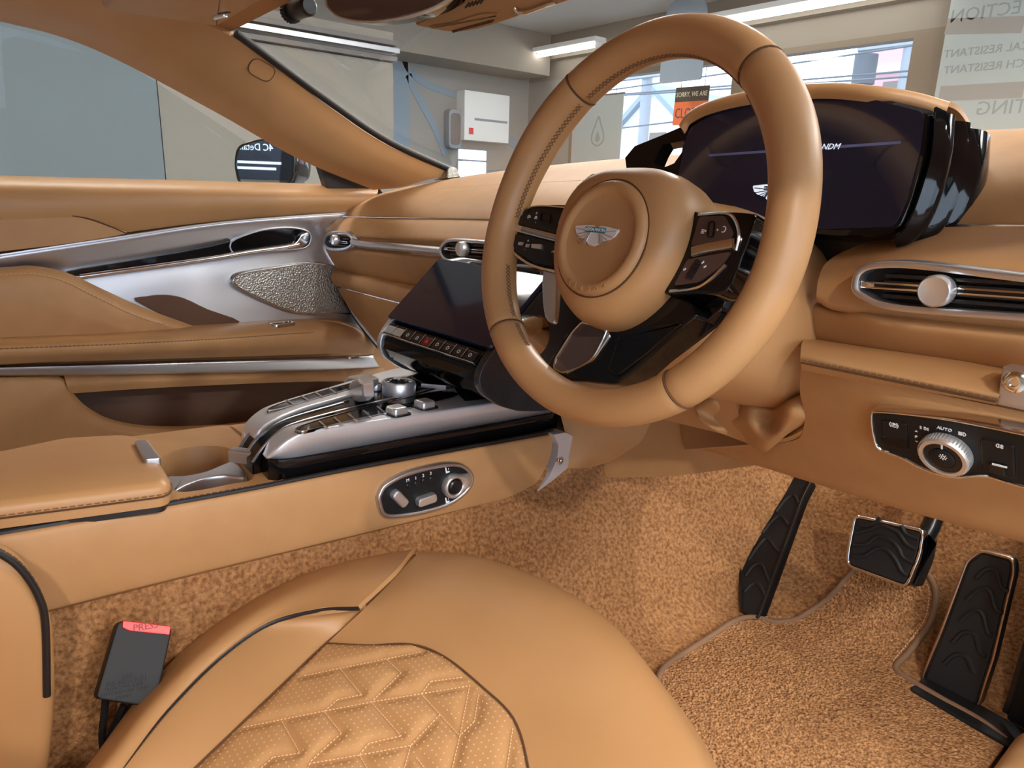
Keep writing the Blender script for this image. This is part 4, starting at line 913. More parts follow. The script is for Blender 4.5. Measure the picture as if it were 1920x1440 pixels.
tube('chrome_edge', spline(wl([(1256,547), (1305,540), (1332,524), (1361,496)]), 4), .0016, M['chrome'], rs, 6)
tube('chrome_edge', spline(wl([(1310,403), (1360,400), (1378,412), (1386,440), (1380,470)]), 4), .0014, M['chrome'], rs, 6)
slab('switch_bar', WF, offset_line(WF.px([(1300,474), (1330,466), (1378,458)], -.002), .0042), -.004, .0025, M['chrome'], rs, .0018)
def pad(px, par, m='satin_black'): return slab('touch_pad', WF, rounded(WF.px(px, -.003), .003), -.004, -.002, M[m], par, .0006)
pad([(968,408), (1012,392), (1056,395), (1046,438), (960,418)], ls); pad([(956,436), (1044,458), (1038,500), (1000,492), (966,468)], ls)
pad([(1312,406), (1360,404), (1376,436), (1366,454), (1296,462)], rs, 'brown_reflection'); pad([(1290,486), (1372,472), (1352,500), (1310,530), (1264,536)], rs, 'brown_reflection')
ringo('toggle', WF, rounded(WF.px([(1016,398), (1035,400), (1032,420), (1013,417)], -.002), .003), .0008, -.003, -.0008, M['gloss'], ls)
ringo('toggle', WF, rounded(WF.px([(1330,416), (1342,415), (1339,446), (1326,446)], -.002), .004), .0009, -.003, -.0006, M['gloss'], rs)
slab('thumb_wheel', WF, rounded(WF.px([(1000,458), (1018,459), (1016,468), (999,466)], -.002), .001), -.003, .001, M['steel'], ls, .0008)
mb = MB(); c0, c1 = WF.px([(1294,520), (1312,490)], -.002)
for k in range(7):
    q = (c0[0]+(c1[0]-c0[0])*k/6, c0[1]+(c1[1]-c0[1])*k/6); d_ = (-(c1[1]-c0[1])*.18, (c1[0]-c0[0])*.18)
    mb.add(*g_slab(WF, offset_line([(q[0]-d_[0], q[1]-d_[1]), (q[0]+d_[0], q[1]+d_[1])], .0008), -.003, .0008))
stuff(mb.make('roller', M['satin_black'], rs))
for tx, px, py, s in (('RES/', 976, 457, .0046), ('SET', 989, 461, .0046), ('+', 990, 452, .006), ('-', 984, 467, .006), ('+', 1006, 400, .006), ('-', 1004, 416, .006)):
    lettering('lettering', tx, WF, *WF.uv(px, py, -.0016), s, M['white_mark'], ls, w=-.0018, depth=.0001)
def wmark(nm, px, py, shape, par, s=.8): mark(nm, WF, px, py, shape, par, -.0018, s)
wmark('cruise_symbol', 992, 407, [('a', .0025, -.4, 3.6), ('l', [(-.002,-.002), (.002,.002)]), ('l', [(0,0), (.0015,.0015)])], ls)
wmark('lane_symbol', 1005, 408, [('l', [(-.0025,-.002), (-.001,.002)]), ('l', [(.0025,-.002), (.001,.002)]), ('l', [(0,-.002), (0,.002)])], ls)
wmark('person_symbol', 1050, 414, [('r', .0014, 0, .001), ('l', [(-.002,-.0022), (.002,-.0022)])], ls); wmark('gauge_symbol', 1037, 474, [('a', .0025, 0, 3.1), ('l', [(0,0), (.0015,.0015)])], ls)
wmark('menu_symbol', 1318, 434, [('l', [(-.002,.0016), (.002,.0016)]), ('l', [(-.002,0), (.002,0)]), ('l', [(-.002,-.0016), (.002,-.0016)])], rs)
wmark('phone_symbol', 1356, 430, [('a', .003, -1.2, 1.3), ('l', [(.001,.003), (-.001,.0026)]), ('l', [(.001,-.003), (-.001,-.0026)])], rs)
wmark('arrow_symbol', 1323, 433, [('p', [(.001,.0012), (.001,-.0012), (-.001,0)])], rs); wmark('arrow_symbol', 1346, 431, [('p', [(-.001,.0012), (-.001,-.0012), (.001,0)])], rs)
for px, py in ((1284,505), (1322,500), (1318,492)): wmark('small_symbol', px, py, [('l', [(-.001,-.0015), (.001,.0015)]), ('l', [(-.0015,0), (.0015,0)])], rs)
# lower spoke: a black V round an opening with a metal edge
lw0 = -.014
V0 = ccw(rounded(WF.px([(1100,588), (1062,622), (1028,676), (1024,700), (1040,715), (1090,716), (1152,722), (1186,700), (1240,650), (1306,592), (1290,560), (1240,540), (1180,570)], lw0), .004, 3))
lsp = slab('lower_spoke', WF, V0, -.045, lw0, M['gloss'], t, .004, 'glossy black lower spoke')
I0 = ccw(rounded(WF.px([(1092,602), (1072,624), (1042,672), (1038,692), (1056,702), (1092,690), (1116,676), (1148,628), (1130,612)], lw0), .004, 3))
ringo('opening_edge', WF, I0, .0022, lw0-.004, lw0+.002, M['chrome'], lsp, .0008)
slab('opening_floor', WF, inset(I0, .002), lw0-.004, lw0+.0003, M['brown_reflection'], lsp)
tube('spoke_ridge', spline(wl([(1140,618), (1128,645), (1108,676), (1064,700)], lw0+.001), 5), [.0035, .0028, .002, .001]*0 or .0022, M['chrome'], lsp, 8, flat=.6)
slab('spoke_facet', WF, rounded(WF.px([(1162,630), (1205,612), (1282,606), (1210,668), (1160,706), (1140,694)], lw0), .004, 3), lw0-.002, lw0+.002, M['gloss'], lsp, .002)
slab('spoke_web', WF, rounded(WF.px([(1250,545), (1368,500), (1402,470), (1352,580), (1300,622), (1240,668), (1185,712), (1150,722), (1160,650), (1200,600), (1240,570)], -.032), .004), -.052, -.032, M['gloss'], t, .003)

# ------------------------------------------------------------------ steering column
t = thing('steering_column', 'tan leather steering column cover with shift paddles and a folded gaiter', 'steering column', WF(0, -.1, -.15))
so_ = [(0,.070), (.045,.066), (.085,.045), (.108,.005), (.114,-.045), (.098,-.088), (.062,-.110), (0,-.118)]
so_ = sp2(so_ + [(-a, b) for a, b in so_[-2:0:-1]], 3); rg = []
for k, w in ((.45,-.042), (.66,-.045), (.76,-.055), (.86,-.085), (.97,-.12), (1.03,-.16), (1.06,-.21), (1.06,-.25)): rg.append([WF(a*k, b*k+(1-k)*.01, w) for a, b in so_])
obj('column_cover', *g_loft(rg), M['leather_smooth'], t, 60)
pp = WF.px([(1036,606), (1021,594), (1016,545), (1017,515), (1030,460), (1055,400), (1082,352), (1106,327), (1119,327), (1113,350), (1090,392), (1064,440), (1047,500), (1044,545), (1041,588)], -.055)
pp = sp2(pp, 3)
for s in (1, -1): slab('shift_paddle', WF, [(a, b) if s > 0 else (-a, b*.5-.005) for a, b in pp], -.061, -.055, M['satin'], t, .002, 'satin metal shift paddle')
for s in (1, -1): slab('paddle_arm', WF, rounded([(s*a, b) for a, b in ((-.03,.012), (-.098,.014), (-.098,-.014), (-.03,-.012))], .003), -.071, -.0615, M['satin_black'], t, .002)
patch('gaiter', [[Y(a, b, c) for a, b, c in r] for r in (
    ((1285,735,.72), (1330,728,.70), (1372,735,.715), (1400,738,.70), (1450,744,.715), (1480,742,.69), (1512,725,.675)),
    ((1300,757,.69), (1340,752,.68), (1370,765,.705), (1405,762,.68), (1450,768,.69), (1478,756,.655), (1516,750,.655)),
    ((1310,778,.68), (1345,785,.70), (1378,790,.695), (1410,792,.68), (1448,790,.695), (1475,778,.648), (1518,780,.655)),
    ((1328,798,.685), (1360,806,.705), (1392,818,.71), (1425,826,.685), (1452,815,.67), (1476,802,.66), (1514,792,.665)),
    ((1345,810,.70), (1372,820,.715), (1402,832,.715), (1432,848,.70), (1456,832,.685), (1480,812,.675), (1510,797,.68)))], M['leather'], t, 5, 6, .003)

# ------------------------------------------------------------------ centre console
t = con = thing('centre_console', 'tan leather centre console with silver switch rails and padded armrest', 'centre console', (XC, .35, .0))
def XP(l, x): return [X(a, b, x) for a, b in l]
side = [(-160,1031), (0,1003), (200,968), (440,925), (640,885), (840,848), (1036,812)]
patch('side_panel', [XP([(a, b-1) for a, b in side], .040), XP([(a, b+8) for a, b in side], .049),
    [X(a, b, .053) for a, b in ((-160,1110), (0,1075), (200,1032), (440,985), (640,942), (840,900), (1030,862))],
    [X(a, b, .050) for a, b in ((-160,1190), (0,1158), (200,1108), (440,1050), (640,1003), (840,955), (1000,918))],
    [X(a, b, .045) for a, b in ((-160,1206), (0,1168), (200,1117), (440,1058), (640,1010), (840,962), (1003,924))],
    [X(a, b, .030) for a, b in ((-160,1210), (0,1172), (200,1121), (440,1062), (640,1014), (840,966), (1005,928))]], M['leather'], t, 5, 5, .008)
tube('piping', spline(XP([(a, b-3) for a, b in side], .043), 6), .0028, M['piping'], t, 7)
# decks of the console top, at the height of the piping
def ztop(y): return X(0, 0, 0).z*0 + (.327 - .055*(y-.03))
TF = Frame((XC, .45, .345), (1, 0, 0), (0, 1, -.045))
OFr = Frame((XC, .2, .3035), (1, 0, 0), (0, 1, -.055))       # leather deck plane
cup_i = OFr.px([(297,858), (345,840), (400,836), (432,842), (452,862), (474,886), (470,900), (430,908), (380,918), (338,922), (318,912), (300,880)])
u0, u1, v0, v1 = -.125, .112, OFr.uv(270, 830)[1]-.06, OFr.uv(500, 880)[1]+.02
cup_o = [(u0, (v0+v1)/2-.02), (u0, v1-.03), (u0+.06, v1), ((u0+u1)/2, v1), (u1-.05, v1), (u1, v1-.03), (u1, v1-.06), (u1, (v0+v1)/2), (u1, v0+.04), (u1, v0), ((u0+u1)/2, v0), (u0, v0)]
ci = ccw(cup_i); ca = sum(p[0] for p in ci)/12, sum(p[1] for p in ci)/12
ci = [(min(a, .098), b) for a, b in ci]; ci.sort(key=lambda p: math.atan2(p[1]-ca[1], p[0]-ca[0])); ci = sp2(ci, 4)
def ray_to_rect(p):
    dx, dy = p[0]-ca[0], p[1]-ca[1]; k = 1e9
    for d, lo, hi in ((dx, u0-ca[0], u1-ca[0]), (dy, v0-ca[1], v1-ca[1])):
        if d > 1e-9: k = min(k, hi/d)
        elif d < -1e-9: k = min(k, lo/d)
    return ca[0]+dx*k, ca[1]+dy*k
co = [ray_to_rect(p) for p in ci]
rings = [[OFr(a, b, -.012) for a, b in co], [OFr(a, b, 0) for a, b in co], [OFr(a+(c-a)*.85, b+(d-b)*.85, .001) for (a, b), (c, d) in zip(co, ci)], [OFr(a, b, 0) for a, b in ci], [OFr(a+(ca[0]-a)*.02, b+(ca[1]-b)*.02, -.004) for a, b in ci], [OFr(a+(ca[0]-a)*.05, b+(ca[1]-b)*.05, -.06) for a, b in ci]]
v, f = g_loft(rings, cap=False); obj('deck', v, f, M['leather'], t, 50)
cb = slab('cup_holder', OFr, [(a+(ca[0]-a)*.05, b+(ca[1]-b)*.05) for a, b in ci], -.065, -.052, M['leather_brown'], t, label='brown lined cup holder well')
br = OFr.px([(312,886), (345,884), (385,876), (420,862), (440,858), (463,880), (455,888), (420,885), (385,890), (350,902), (325,912)])
slab('divider', OFr, sp2(br, 3), -.028, -.004, M['satin'], cb, .004, 'satin metal cup holder divider')
stitches('stitching', spline([OFr(u1-.006, v_, .001) for v_ in (v0, (v0+v1)/2, v1)], 10), M['thread'], t, .0065, .0045, .0006)
patch('front_deck', [[OFr(u, v_, z) for u, z in ((-.125,-.03), (-.12,0), (0,.002), (.105,0), (.1125,-.008))] for v_ in (v1-.001, .25, .45, .62)], M['leather'], t, 4, 4, .006)
patch('rear_deck', [[OFr(u, v_, z) for u, z in ((-.125,-.03), (-.12,0), (0,.002), (.105,0), (.1125,-.008))] for v_ in (v0+.001, -.25, -.45)], M['leather'], t, 4, 4, .006)
patch('passenger_side_panel', [[V((-.195, y, .308-.055*(y-.03))) for y in (-.3, .2, .6, .85)], [V((-.205, y, .2)) for y in (-.3, .2, .6, .85)], [V((-.20, y, .0)) for y in (-.3, .2, .6, .85)]], M['leather'], t, 3, 3, .01, away=(-.7, .3, .3))
# armrest lid
AF = Frame(Z(160, 880, .339), (1, 0, 0), (0, 1, -.05))
ap = ccw(rounded(AF.px([(-240,892), (-120,862), (0,842), (120,817), (238,811), (270,819), (292,848), (322,893), (312,906), (150,926), (0,944), (-120,960), (-240,976)]), .012, 3))
arm = slab('armrest_base', AF, inset(ap, .001), -.024, -.013, M['leather'], t, .002, steps=3)
slab('armrest_lid', AF, ap, -.013, 0, M['leather_smooth'], t, .010, belly=.003, steps=4)
stitches('stitching', [AF(a, b, -.011) for a, b in inset(ap, -.0008)], M['thread'], t, .0065, .0045, .0006)
tube('armrest_seam', [AF(a, b, -.0135) for a, b in inset(ap, -.0004)], .0009, M['seam'], t, 5, True)
slab('armrest_gap', AF, inset(ap, .004), -.031, -.023, M['piping'], t)
slab('armrest_latch', AF, rounded(AF.px([(252,826), (276,824), (303,859), (270,862)], .004), .004), -.004, .0046, M['satin'], t, .002, 'satin metal armrest latch')
# silver rails and black channel, each falling to the deck in a rounded nose
def rail(nm, Lp, Rp, tops, bot, m, lab, out=0.0, par=None, bev=.003, cut=None):
    L = spline([(*TF.uv(a, b, w), w) for (a, b), w in zip(Lp, tops)], 5); R_ = spline([(*TF.uv(a, b, w), w) for (a, b), w in zip(Rp, tops)], 5)
    rings = []
    for i, (l, r) in enumerate(zip(L, R_)):
        l, r = V(l), V(r); d = (r-l).normalized(); r = r + d*out; l = l - d*out*.3
        wl_, wr = l.z, r.z; b_ = bev if i else bev*.5
        q = [(l.x, l.y, bot), (l.x, l.y, wl_-b_), (l.x+d.x*b_*.3, l.y+d.y*b_*.3, wl_-b_*.3), (l.x+d.x*b_, l.y+d.y*b_, wl_), (r.x-d.x*b_, r.y-d.y*b_, wr), (r.x-d.x*b_*.3, r.y-d.y*b_*.3, wr-b_*.3), (r.x, r.y, wr-b_), (r.x, r.y, bot)]
        if cut is not None: q = [(a, b, min(c, cut)) for a, b, c in q]
        rings.append([TF(*p) for p in q])
    o = obj(nm, *g_loft(rings), M[m], par or t, 60, lab); md = o.modifiers.new('weighted_normals', 'WEIGHTED_NORMAL'); md.weight = 100; return o
PL = [(452,818), (458,795), (482,771), (518,754), (620,724), (722,695), (775,682)]; PR = [(466,832), (480,812), (505,791), (560,767), (640,744), (720,720), (785,700)]
pr = rail('switch_rail', PL, PR, [-.036, -.014, -.004, 0, 0, 0, 0], -.052, 'rail_silver', 'satin silver switch rail on the passenger side')
HL = [(447,842), (466,815), (492,797), (545,774), (640,746), (740,716), (830,690)]; HR = [(473,868), (494,838), (520,812), (555,794), (650,768), (760,742), (850,718)]
hw = [-.038, -.022, -.010, -.005, -.004, -.004, -.004]
chn = rail('shift_channel', HL, HR, hw, -.052, 'gloss', 'glossy black shift channel')
for pts in (HL, HR, [((a[0]*.55+b[0]*.45), (a[1]*.55+b[1]*.45)) for a, b in zip(HL[:5], HR[:5])]):
    tube('channel_trim', spline([TF(*TF.uv(a, b, w), w+.0008) for (a, b), w in zip(pts, hw)], 5), .0014, M['satin'], chn, 6)
slab('channel_nose', Frame(TF(*TF.uv(460, 856, -.040), -.040), (.75, .55, 0), (0, 0, 1)), rounded(rect(.040, .016, 0, .0), .004), -.006, .006, M['satin'], chn, .003)
DL = [(492,850), (503,826), (522,808), (552,794), (650,770), (760,744), (850,720), (940,702), (1000,690)]; DR = [(500,858), (520,840), (548,820), (585,807), (690,791), (800,774), (880,762), (980,747), (1048,736)]
dw = [-.028, -.016, -.005, 0, 0, 0, 0, 0, 0]
drl = rail('switch_rail', DL, DR, dw, -.029, 'rail_silver', 'satin silver switch rail on the driver side')
rail('black_base', DL, DR, dw, -.053, 'gloss', 'glossy black band under the silver rail', .004, cut=-.0295)
leaf = TF.px([(553,807), (570,798), (640,777), (740,752), (830,734), (858,738), (846,748), (760,768), (660,790), (590,806), (566,811)])
lf = slab('switch_inlay', TF, sp2(leaf, 3), -.002, .0012, M['gloss'], drl, .0006)
ringo('inlay_edge', TF, ccw(sp2(leaf, 3)), .0009, -.002, .0018, M['chrome'], drl)
for k, (px, py) in enumerate(((608,799), (636,792), (662,785), (690,778), (716,771))):
    a, b = TF.px([(px-9, py-7), (px+7, py+6)], .001); slab('divider_bar', TF, offset_line([a, b], .0011), .001, .0032, M['chrome'], drl, .0006)
for px, py in ((744,767), (796,755)):
    u, v = TF.uv(px, py, .006); f2 = TF.sub(u, v, .001, .1)
    slab('rocker_switch', f2, rounded(rect(.022, .022), .005), 0, .009, M['lever'], drl, .0035, steps=3); slab('rocker_well', f2, rounded(rect(.030, .028), .006), -.001, .0008, M['satin_black'], drl)
leaf = TF.px([(500,771), (520,760), (580,741), (650,722), (700,710), (706,716), (650,732), (580,752), (525,768)])
slab('switch_inlay', TF, sp2(leaf, 3), -.002, .0012, M['gloss'], pr, .0006); ringo('inlay_edge', TF, ccw(sp2(leaf, 3)), .0009, -.002, .0018, M['chrome'], pr)
for px, py in ((545,756), (572,748), (598,741), (624,734)):
    a, b = TF.px([(px-8, py-5), (px+7, py+5)], .001); slab('divider_bar', TF, offset_line([a, b], .0011), .001, .003, M['chrome'], pr, .0006)
# gear lever, rotary dial, small knob
g0 = TF(*TF.uv(682, 753, 0)); GF = Frame(g0, (.94, -.34, 0), (0, -.1, 1))
gl_ = slab('gear_lever', GF, rounded(GF.px([(668,746), (664,724), (671,712), (684,708), (694,716), (695,744), (686,752), (674,751)]), .005, 3), -.004, .010, M['lever'], t, .004, 'polished metal gear lever', steps=3)
slab('lever_crown', GF, rounded(GF.px([(652,737), (651,712), (660,704), (678,705), (690,712), (690,722), (672,742), (660,742)], -.010), .005, 3), -.024, -.003, M['lever'], gl_, .005, steps=3)
slab('lever_gate', TF, offset_line(TF.px([(625,775), (690,758), (760,740)], -.003), .006), -.004, -.0025, M['satin_black'], gl_)
u, v = TF.uv(748, 733, .0); RF = TF.sub(u, v, -.004)
rd = obj('rotary_dial', *g_lathe(RF, [(.0235,0), (.0235,.0165), (.0222,.019), (.0190,.019), (.0183,.017)], 40), M['lever'], t, label='round metal rotary dial')
obj('dial_cap', *g_lathe(RF, [(.0182,.010), (.0182,.0175), (.0120,.0180), (.0115,.0172), (.0005,.0172)], 32), M['gloss'], rd)
for k in range(8):
    an = k*math.pi/4+.3; slab('dial_rib', RF.sub(.0150*math.cos(an), .0150*math.sin(an), .0176, an), rounded(rect(.0048, .0050), .001), 0, .0012, M['chrome'], rd, .0004)
u, v = TF.uv(704, 722, .004); obj('small_knob', *g_lathe(TF.sub(u, v, -.003), [(.0085,0), (.0090,.005), (.0075,.010), (.004,.0118), (.0005,.012)], 20), M['satin'], t)
# side end bracket with a bolt
BF_ = Frame(X(1045, 865, .050), (0, 1, 0), (0, 0, 1))
slab('end_bracket', BF_, rounded(BF_.px([(1031,812), (1054,808), (1070,816), (1074,842), (1064,876), (1040,906), (1028,916), (1003,925), (1000,918), (1024,890), (1038,858), (1041,832)]), .004), -.012, .008, M['rail_silver'], t, .0012, 'satin metal end bracket')
u, v = BF_.uv(1049, 863, .008); obj('bolt', *g_lathe(BF_.sub(u, v, .008), [(.0062,0), (.0062,.0025), (.0045,.0034), (.0025,.0034), (.0022,.0018)], 18), M['chrome'], t)
# seat switch unit
SW = Frame(X(795, 917, .0545), (0, 1, 0), (.0, 0, 1))
o = ccw(sp2(SW.px([(705,938), (708,922), (720,905), (755,886), (800,873), (840,866), (866,869), (883,884), (885,902), (872,924), (842,946), (800,960), (750,969), (716,967)]), 4))
b = slab('seat_switch_panel', SW, inset(o, .003), -.01, .002, M['black'], con, label='black seat switch panel with silver rim')
ringo('rim', SW, o, .0058, -.01, .005, M['satin'], b, .002)
def xs(pts, w=.003): return SW.px(pts, w)
def lever(nm, p0, p1, h): return slab(nm, SW, rounded(offset_line(xs([p0, p1], .006), h), h*.8), .002, .011, M['steel'], b, .003)
lever('backrest_switch', (738,923), (760,946), .0062); lever('cushion_switch', (782,943), (817,931), .0062)
u, v = SW.uv(851, 911, .006); K2 = SW.sub(u, v, .002)
kn = [(.0165*math.cos(q), .0165*math.sin(q)) for q in [math.radians(55+i*250/20) for i in range(21)]] + [(.026, -.006), (.029, .003), (.024, .011)]
ringo('lumbar_collar', K2, kn, .006, 0, .009, M['steel'], b, .003, inner=[(a*.62, c*.62) if i < 21 else (a*.35, c*.35) for i, (a, c) in enumerate(ccw(kn))])
obj('lumbar_knob', *g_lathe(K2, [(.0102,0), (.0102,.009), (.0085,.0105), (.006,.0098), (.0005,.0094)], 28), M['satin_black'], b)
for tx, px, py in (('M', 765, 901), ('1', 780, 897), ('2', 794, 892), ('3', 808, 888)):
    lettering('lettering', tx, SW, *SW.uv(px, py, .003), .0060, M['white_mark'], b, w=.0021)
    u, v = SW.uv(px+1, py+10, .003); obj('memory_button', *g_lathe(SW.sub(u, v, .002), [(.0032,0), (.0032,.0012), (.0024,.0018), (.0005,.0016)], 14), M['satin_black'], b)
for px, py in ((839,882), (839,938)): mark('seat_symbol', SW, px, py, [('p', [(-.0035,.004), (-.002,.0042), (-.0005,-.001), (.0025,-.001), (.003,-.0028), (-.002,-.0032)]), ('l', [(.0012,.0025), (.0012,.0005)])], b, .0022, 1.15)

# ------------------------------------------------------------------ touch screen tower
t = thing('touch_screen_tower', 'dark touch screen over a row of switches with carbon side', 'touch screen', (-.03, .6, .33))
pf = [(.532,.427), (.520,.414), (.513,.402), (.512,.390), (.520,.376), (.545,.358), (.575,.346), (.62,.338), (.72,.335), (.74,.50), (.66,.512), (.622,.508)]
obj('body', *g_loft([[V((x, y, z)) for y, z in pf] for x in (-.146, .082)]), M['gloss'], t, 25)
def cheek(nm, x0, x1, m, d, lab): 
    F2 = Frame((x0, 0, 0), (0,1,0), (0,0,1)); pr_ = ccw([(y, z) for y, z in pf]); return slab(nm, F2, rounded(inset(pr_, -d), .008, 3), min(0, x1-x0), max(0, x1-x0), M[m], t, .002, lab)
cheek('left_cheek', -.156, -.1465, 'satin', .004, 'satin silver edge')
cheek('right_cheek', .0825, .094, 'carbon', .003, 'carbon fibre side')
SM = Frame((-.032, .527, .4285), (1,0,0), (0, .09, .081))
sc = slab('screen', SM, rounded(rect(.247, .124, .0, .064), .006), .0, .005, M['screen'], t, .0015, 'dark glass touch screen')
BM = Frame((-.032, .5195, .4175), (1,0,0), (0,.013,.0125))
slab('switch_row_base', BM, rect(.226, .019, 0, 0), -.002, .002, M['gloss'], t, .0008)
for k in range(9):
    u = (k-4)*.0245; m = 'satin' if k < 2 else ('redlit' if k == 4 else 'satin_black')
    if k == 4: M['redlit'] = pbr('dark_red_key', (.12,.02,.02), .3)
    s_ = slab('switch_key', BM, rounded(rect(.0215, .013, u, -.001), .002), .002, .0045, M[m], t, .001)
    if k > 0: slab('key_divider', BM, rect(.0015, .016, u-.01225, 0), .002, .0055, M['chrome'], t, .0005)
    if k == 4: mark('triangle_symbol', BM, 0, 0, [], s_) if False else obj('triangle_symbol', *g_slab(BM.sub(u, -.001, .0046), [(-.004,-.003), (.004,-.003), (0,.004)], 0, .0002), M['red'], s_)
    elif k > 1: obj('key_symbol', *g_ring(BM.sub(u, -.001, .0046), circ(.0028, 14), .0008, 0, .0002), M['white_mark'], s_)
slab('switch_row_edge', BM, rect(.226, .0014, 0, -.0098), -.001, .0045, M['chrome'], t, .0005)
slab('phone_tray', TF, rounded(TF.px([(770,706), (800,690), (880,690), (905,700), (850,722), (800,722)], .002), .006), -.002, .003, M['gloss'], t, .002)
slab('tray_lip', TF, offset_line(TF.px([(790,722), (835,726), (880,716)], .003), .002), .0, .006, M['satin'], t, .001)
c = X(990, 628, .1); rf = Frame(V((.0945, c.y, c.z)), (0,1,0), (0,0,1))
obj('volume_roller', *g_lathe(rf, [(.026,0), (.026,.014), (.0235,.016), (.022,.016)], 40), M['carbon'], t); obj('roller_rim', *g_lathe(rf, [(.0225,.010), (.0265,.013), (.0270,.017), (.024,.019), (.0005,.0185)], 40), M['chrome'], t)
# dark shoulder in front of the rail and leather side of the tunnel
patch('shoulder', [[TF(*TF.uv(a, b, w), w) for a, b, w in r] for r in (((846,716,.0), (900,690,.012), (960,676,.02)), ((858,736,.001), (930,722,.010), (1010,706,.015)), ((872,752,.0), (960,742,.002), (1046,728,.004)))], M['satin_black'], t, 4, 4, .004)
tag(patch('tunnel_trim', [[Y(a, b, c) for a, b, c in r] for r in (((1030,690,.705), (1100,680,.735), (1200,690,.76), (1310,700,.80)), ((1046,760,.706), (1110,762,.73), (1200,772,.765), (1310,780,.80)), ((1060,815,.707), (1120,818,.735), (1210,828,.775), (1320,836,.82)), ((1066,868,.707), (1130,852,.745), (1220,845,.79), (1330,846,.84)), ((1046,902,.70), (1130,870,.755), (1220,856,.80), (1330,850,.86)))], M['leather'], None, 5, 5, .006), 'tan leather tunnel side trim between console bracket and column gaiter', 'trim panel')

# ------------------------------------------------------------------ footwell
SECT = [(-.35, [(.030,.235), (.060,.14), (.075,.05), (.13,.0), (.35,.0), (.66,.0)]), (.0, [(.030,.240), (.060,.15), (.075,.05), (.13,.0), (.35,.0), (.66,.0)]), (.35, [(.032,.23), (.062,.14), (.085,.05), (.15,.0), (.36,.0), (.66,.0)]),
        (.62, [(.035,.225), (.085,.15), (.14,.06), (.21,.004), (.40,.0), (.66,.0)]), (.82, [(.050,.30), (.12,.18), (.185,.07), (.245,.006), (.42,.0), (.66,.0)]), (.95, [(.06,.36), (.14,.22), (.20,.10), (.26,.018), (.42,.012), (.66,.01)]),
        (1.06, [(.07,.40), (.15,.27), (.21,.16), (.27,.085), (.42,.08), (.66,.08)]), (1.2, [(.08,.45), (.16,.35), (.22,.25), (.28,.21), (.42,.21), (.66,.21)]), (1.32, [(.08,.5), (.16,.44), (.22,.40), (.28,.38), (.42,.38), (.66,.38)])]
carp = patch('footwell_carpet', [[V((x, y, z)) for x, z in s] for y, s in SECT], M['carpet'], None, 8, 8, .008, away=(.5, .2, .6))
tag(carp, 'tan carpet lining the driver footwell and tunnel', 'carpet')
bvh = BVHTree.FromPolygons([v.co.copy() for v in carp.data.vertices], [tuple(p.vertices) for p in carp.data.polygons])
def drop(px, py, lift=.0):
    r = ray(px, py).normalized(); h = bvh.ray_cast(CAM, r)
    if h[0] is None: p = Z(px, py, 0.0); return p+V((0,0,lift))
    n = h[1] if h[1].dot(r) < 0 else -h[1]
    return h[0] + n*lift
rowsM = [(1064,1632,1688), (1076,1602,1730), (1100,1580,1748), (1130,1552,1754), (1158,1512,1748), (1171,1488,1743), (1176,1378,1741), (1200,1338,1724), (1230,1294,1701), (1262,1246,1676), (1285,1240,1700), (1320,1232,1758), (1360,1226,1830), (1400,1220,1880), (1440,1215,1860), (1500,1208,1820), (1570,1200,1780)]
lift = .011
mg = [[drop(l+(r-l)*k/10, y, lift) for k in range(11)] for y, l, r in rowsM]
t = thing('floor_mat', 'thick tan pile floor mat with bound edge under the pedals', 'floor mat', (.42, .8, 0))
patch('mat_pile', mg, M['mat'], t, 4, 4, .006)
def bind(pts): return tube('binding', spline([drop(a, b, .010) for a, b in pts], 5), .0046, M['bind'], t, 8)
bind([(1590,1090), (1606,1074), (1640,1062), (1688,1063), (1732,1077), (1751,1103), (1755,1132), (1744,1176), (1703,1232), (1678,1262), (1704,1286), (1762,1321), (1833,1361), (1884,1400)])
bind([(1590,1090), (1552,1132), (1512,1160), (1488,1173), (1450,1177), (1412,1168), (1376,1174), (1336,1200), (1292,1230), (1244,1263), (1230,1300), (1222,1380)])
stitches('stitching', spline([drop(a, b, .016) for a, b in ((1722,1084), (1740,1105), (1744,1132), (1733,1176), (1693,1230), (1672,1256))], 8), M['thread_light'], t, .005, .003, .0007)
# pedals
def pedal_ribs(fr, par, rows, w0, m='rubber', h=.0022):
    for pts in rows: tube('tread_rib', spline([fr(*fr.uv(a, b, w0), w0) for a, b in pts], 4), h, M[m], par, 6)
p1, p2 = drop(1412, 1158, .012), Y(1502, 897, 1.09)
FF = Frame(p1, (1, -.15, .05), p2-p1)
t = thing('foot_rest', 'black rubber foot rest plate left of the pedals', 'foot rest', p1)
fo = ccw(rounded(FF.px([(1391,1150), (1424,1164), (1456,1078), (1508,935), (1526,900), (1480,890), (1454,945), (1424,992), (1390,1050), (1388,1075)]), .005, 3))
slab('plate', FF, fo, -.014, .003, M['rubber'], t, .003)
ringo('edge', FF, fo, .004, -.014, .006, M['satin_black'], t, .001)
pedal_ribs(FF, t, [[(1398,1080), (1412,1062), (1428,1058), (1440,1085), (1446,1092)], [(1396,1110), (1412,1095), (1425,1098), (1436,1120)], [(1404,1050), (1425,1020), (1440,1010), (1455,1030), (1464,1035)], [(1430,1000), (1450,975), (1465,968), (1478,985)], [(1455,960), (1475,935), (1490,930), (1498,945)]], .003, h=.003)
u, v = FF.uv(1427, 994, .006); obj('stud', *g_lathe(FF.sub(u, v, .003), [(.004,0), (.004,.002), (.0005,.003)], 12), M['chrome'], t)
BP = Frame(Y(1660, 1035, .985), (1, -.02, .0), (0, .30, 1))
t = thing('brake_pedal', 'wide brake pedal with wavy black rubber in a metal frame', 'pedal', Y(1660, 1035, .985))
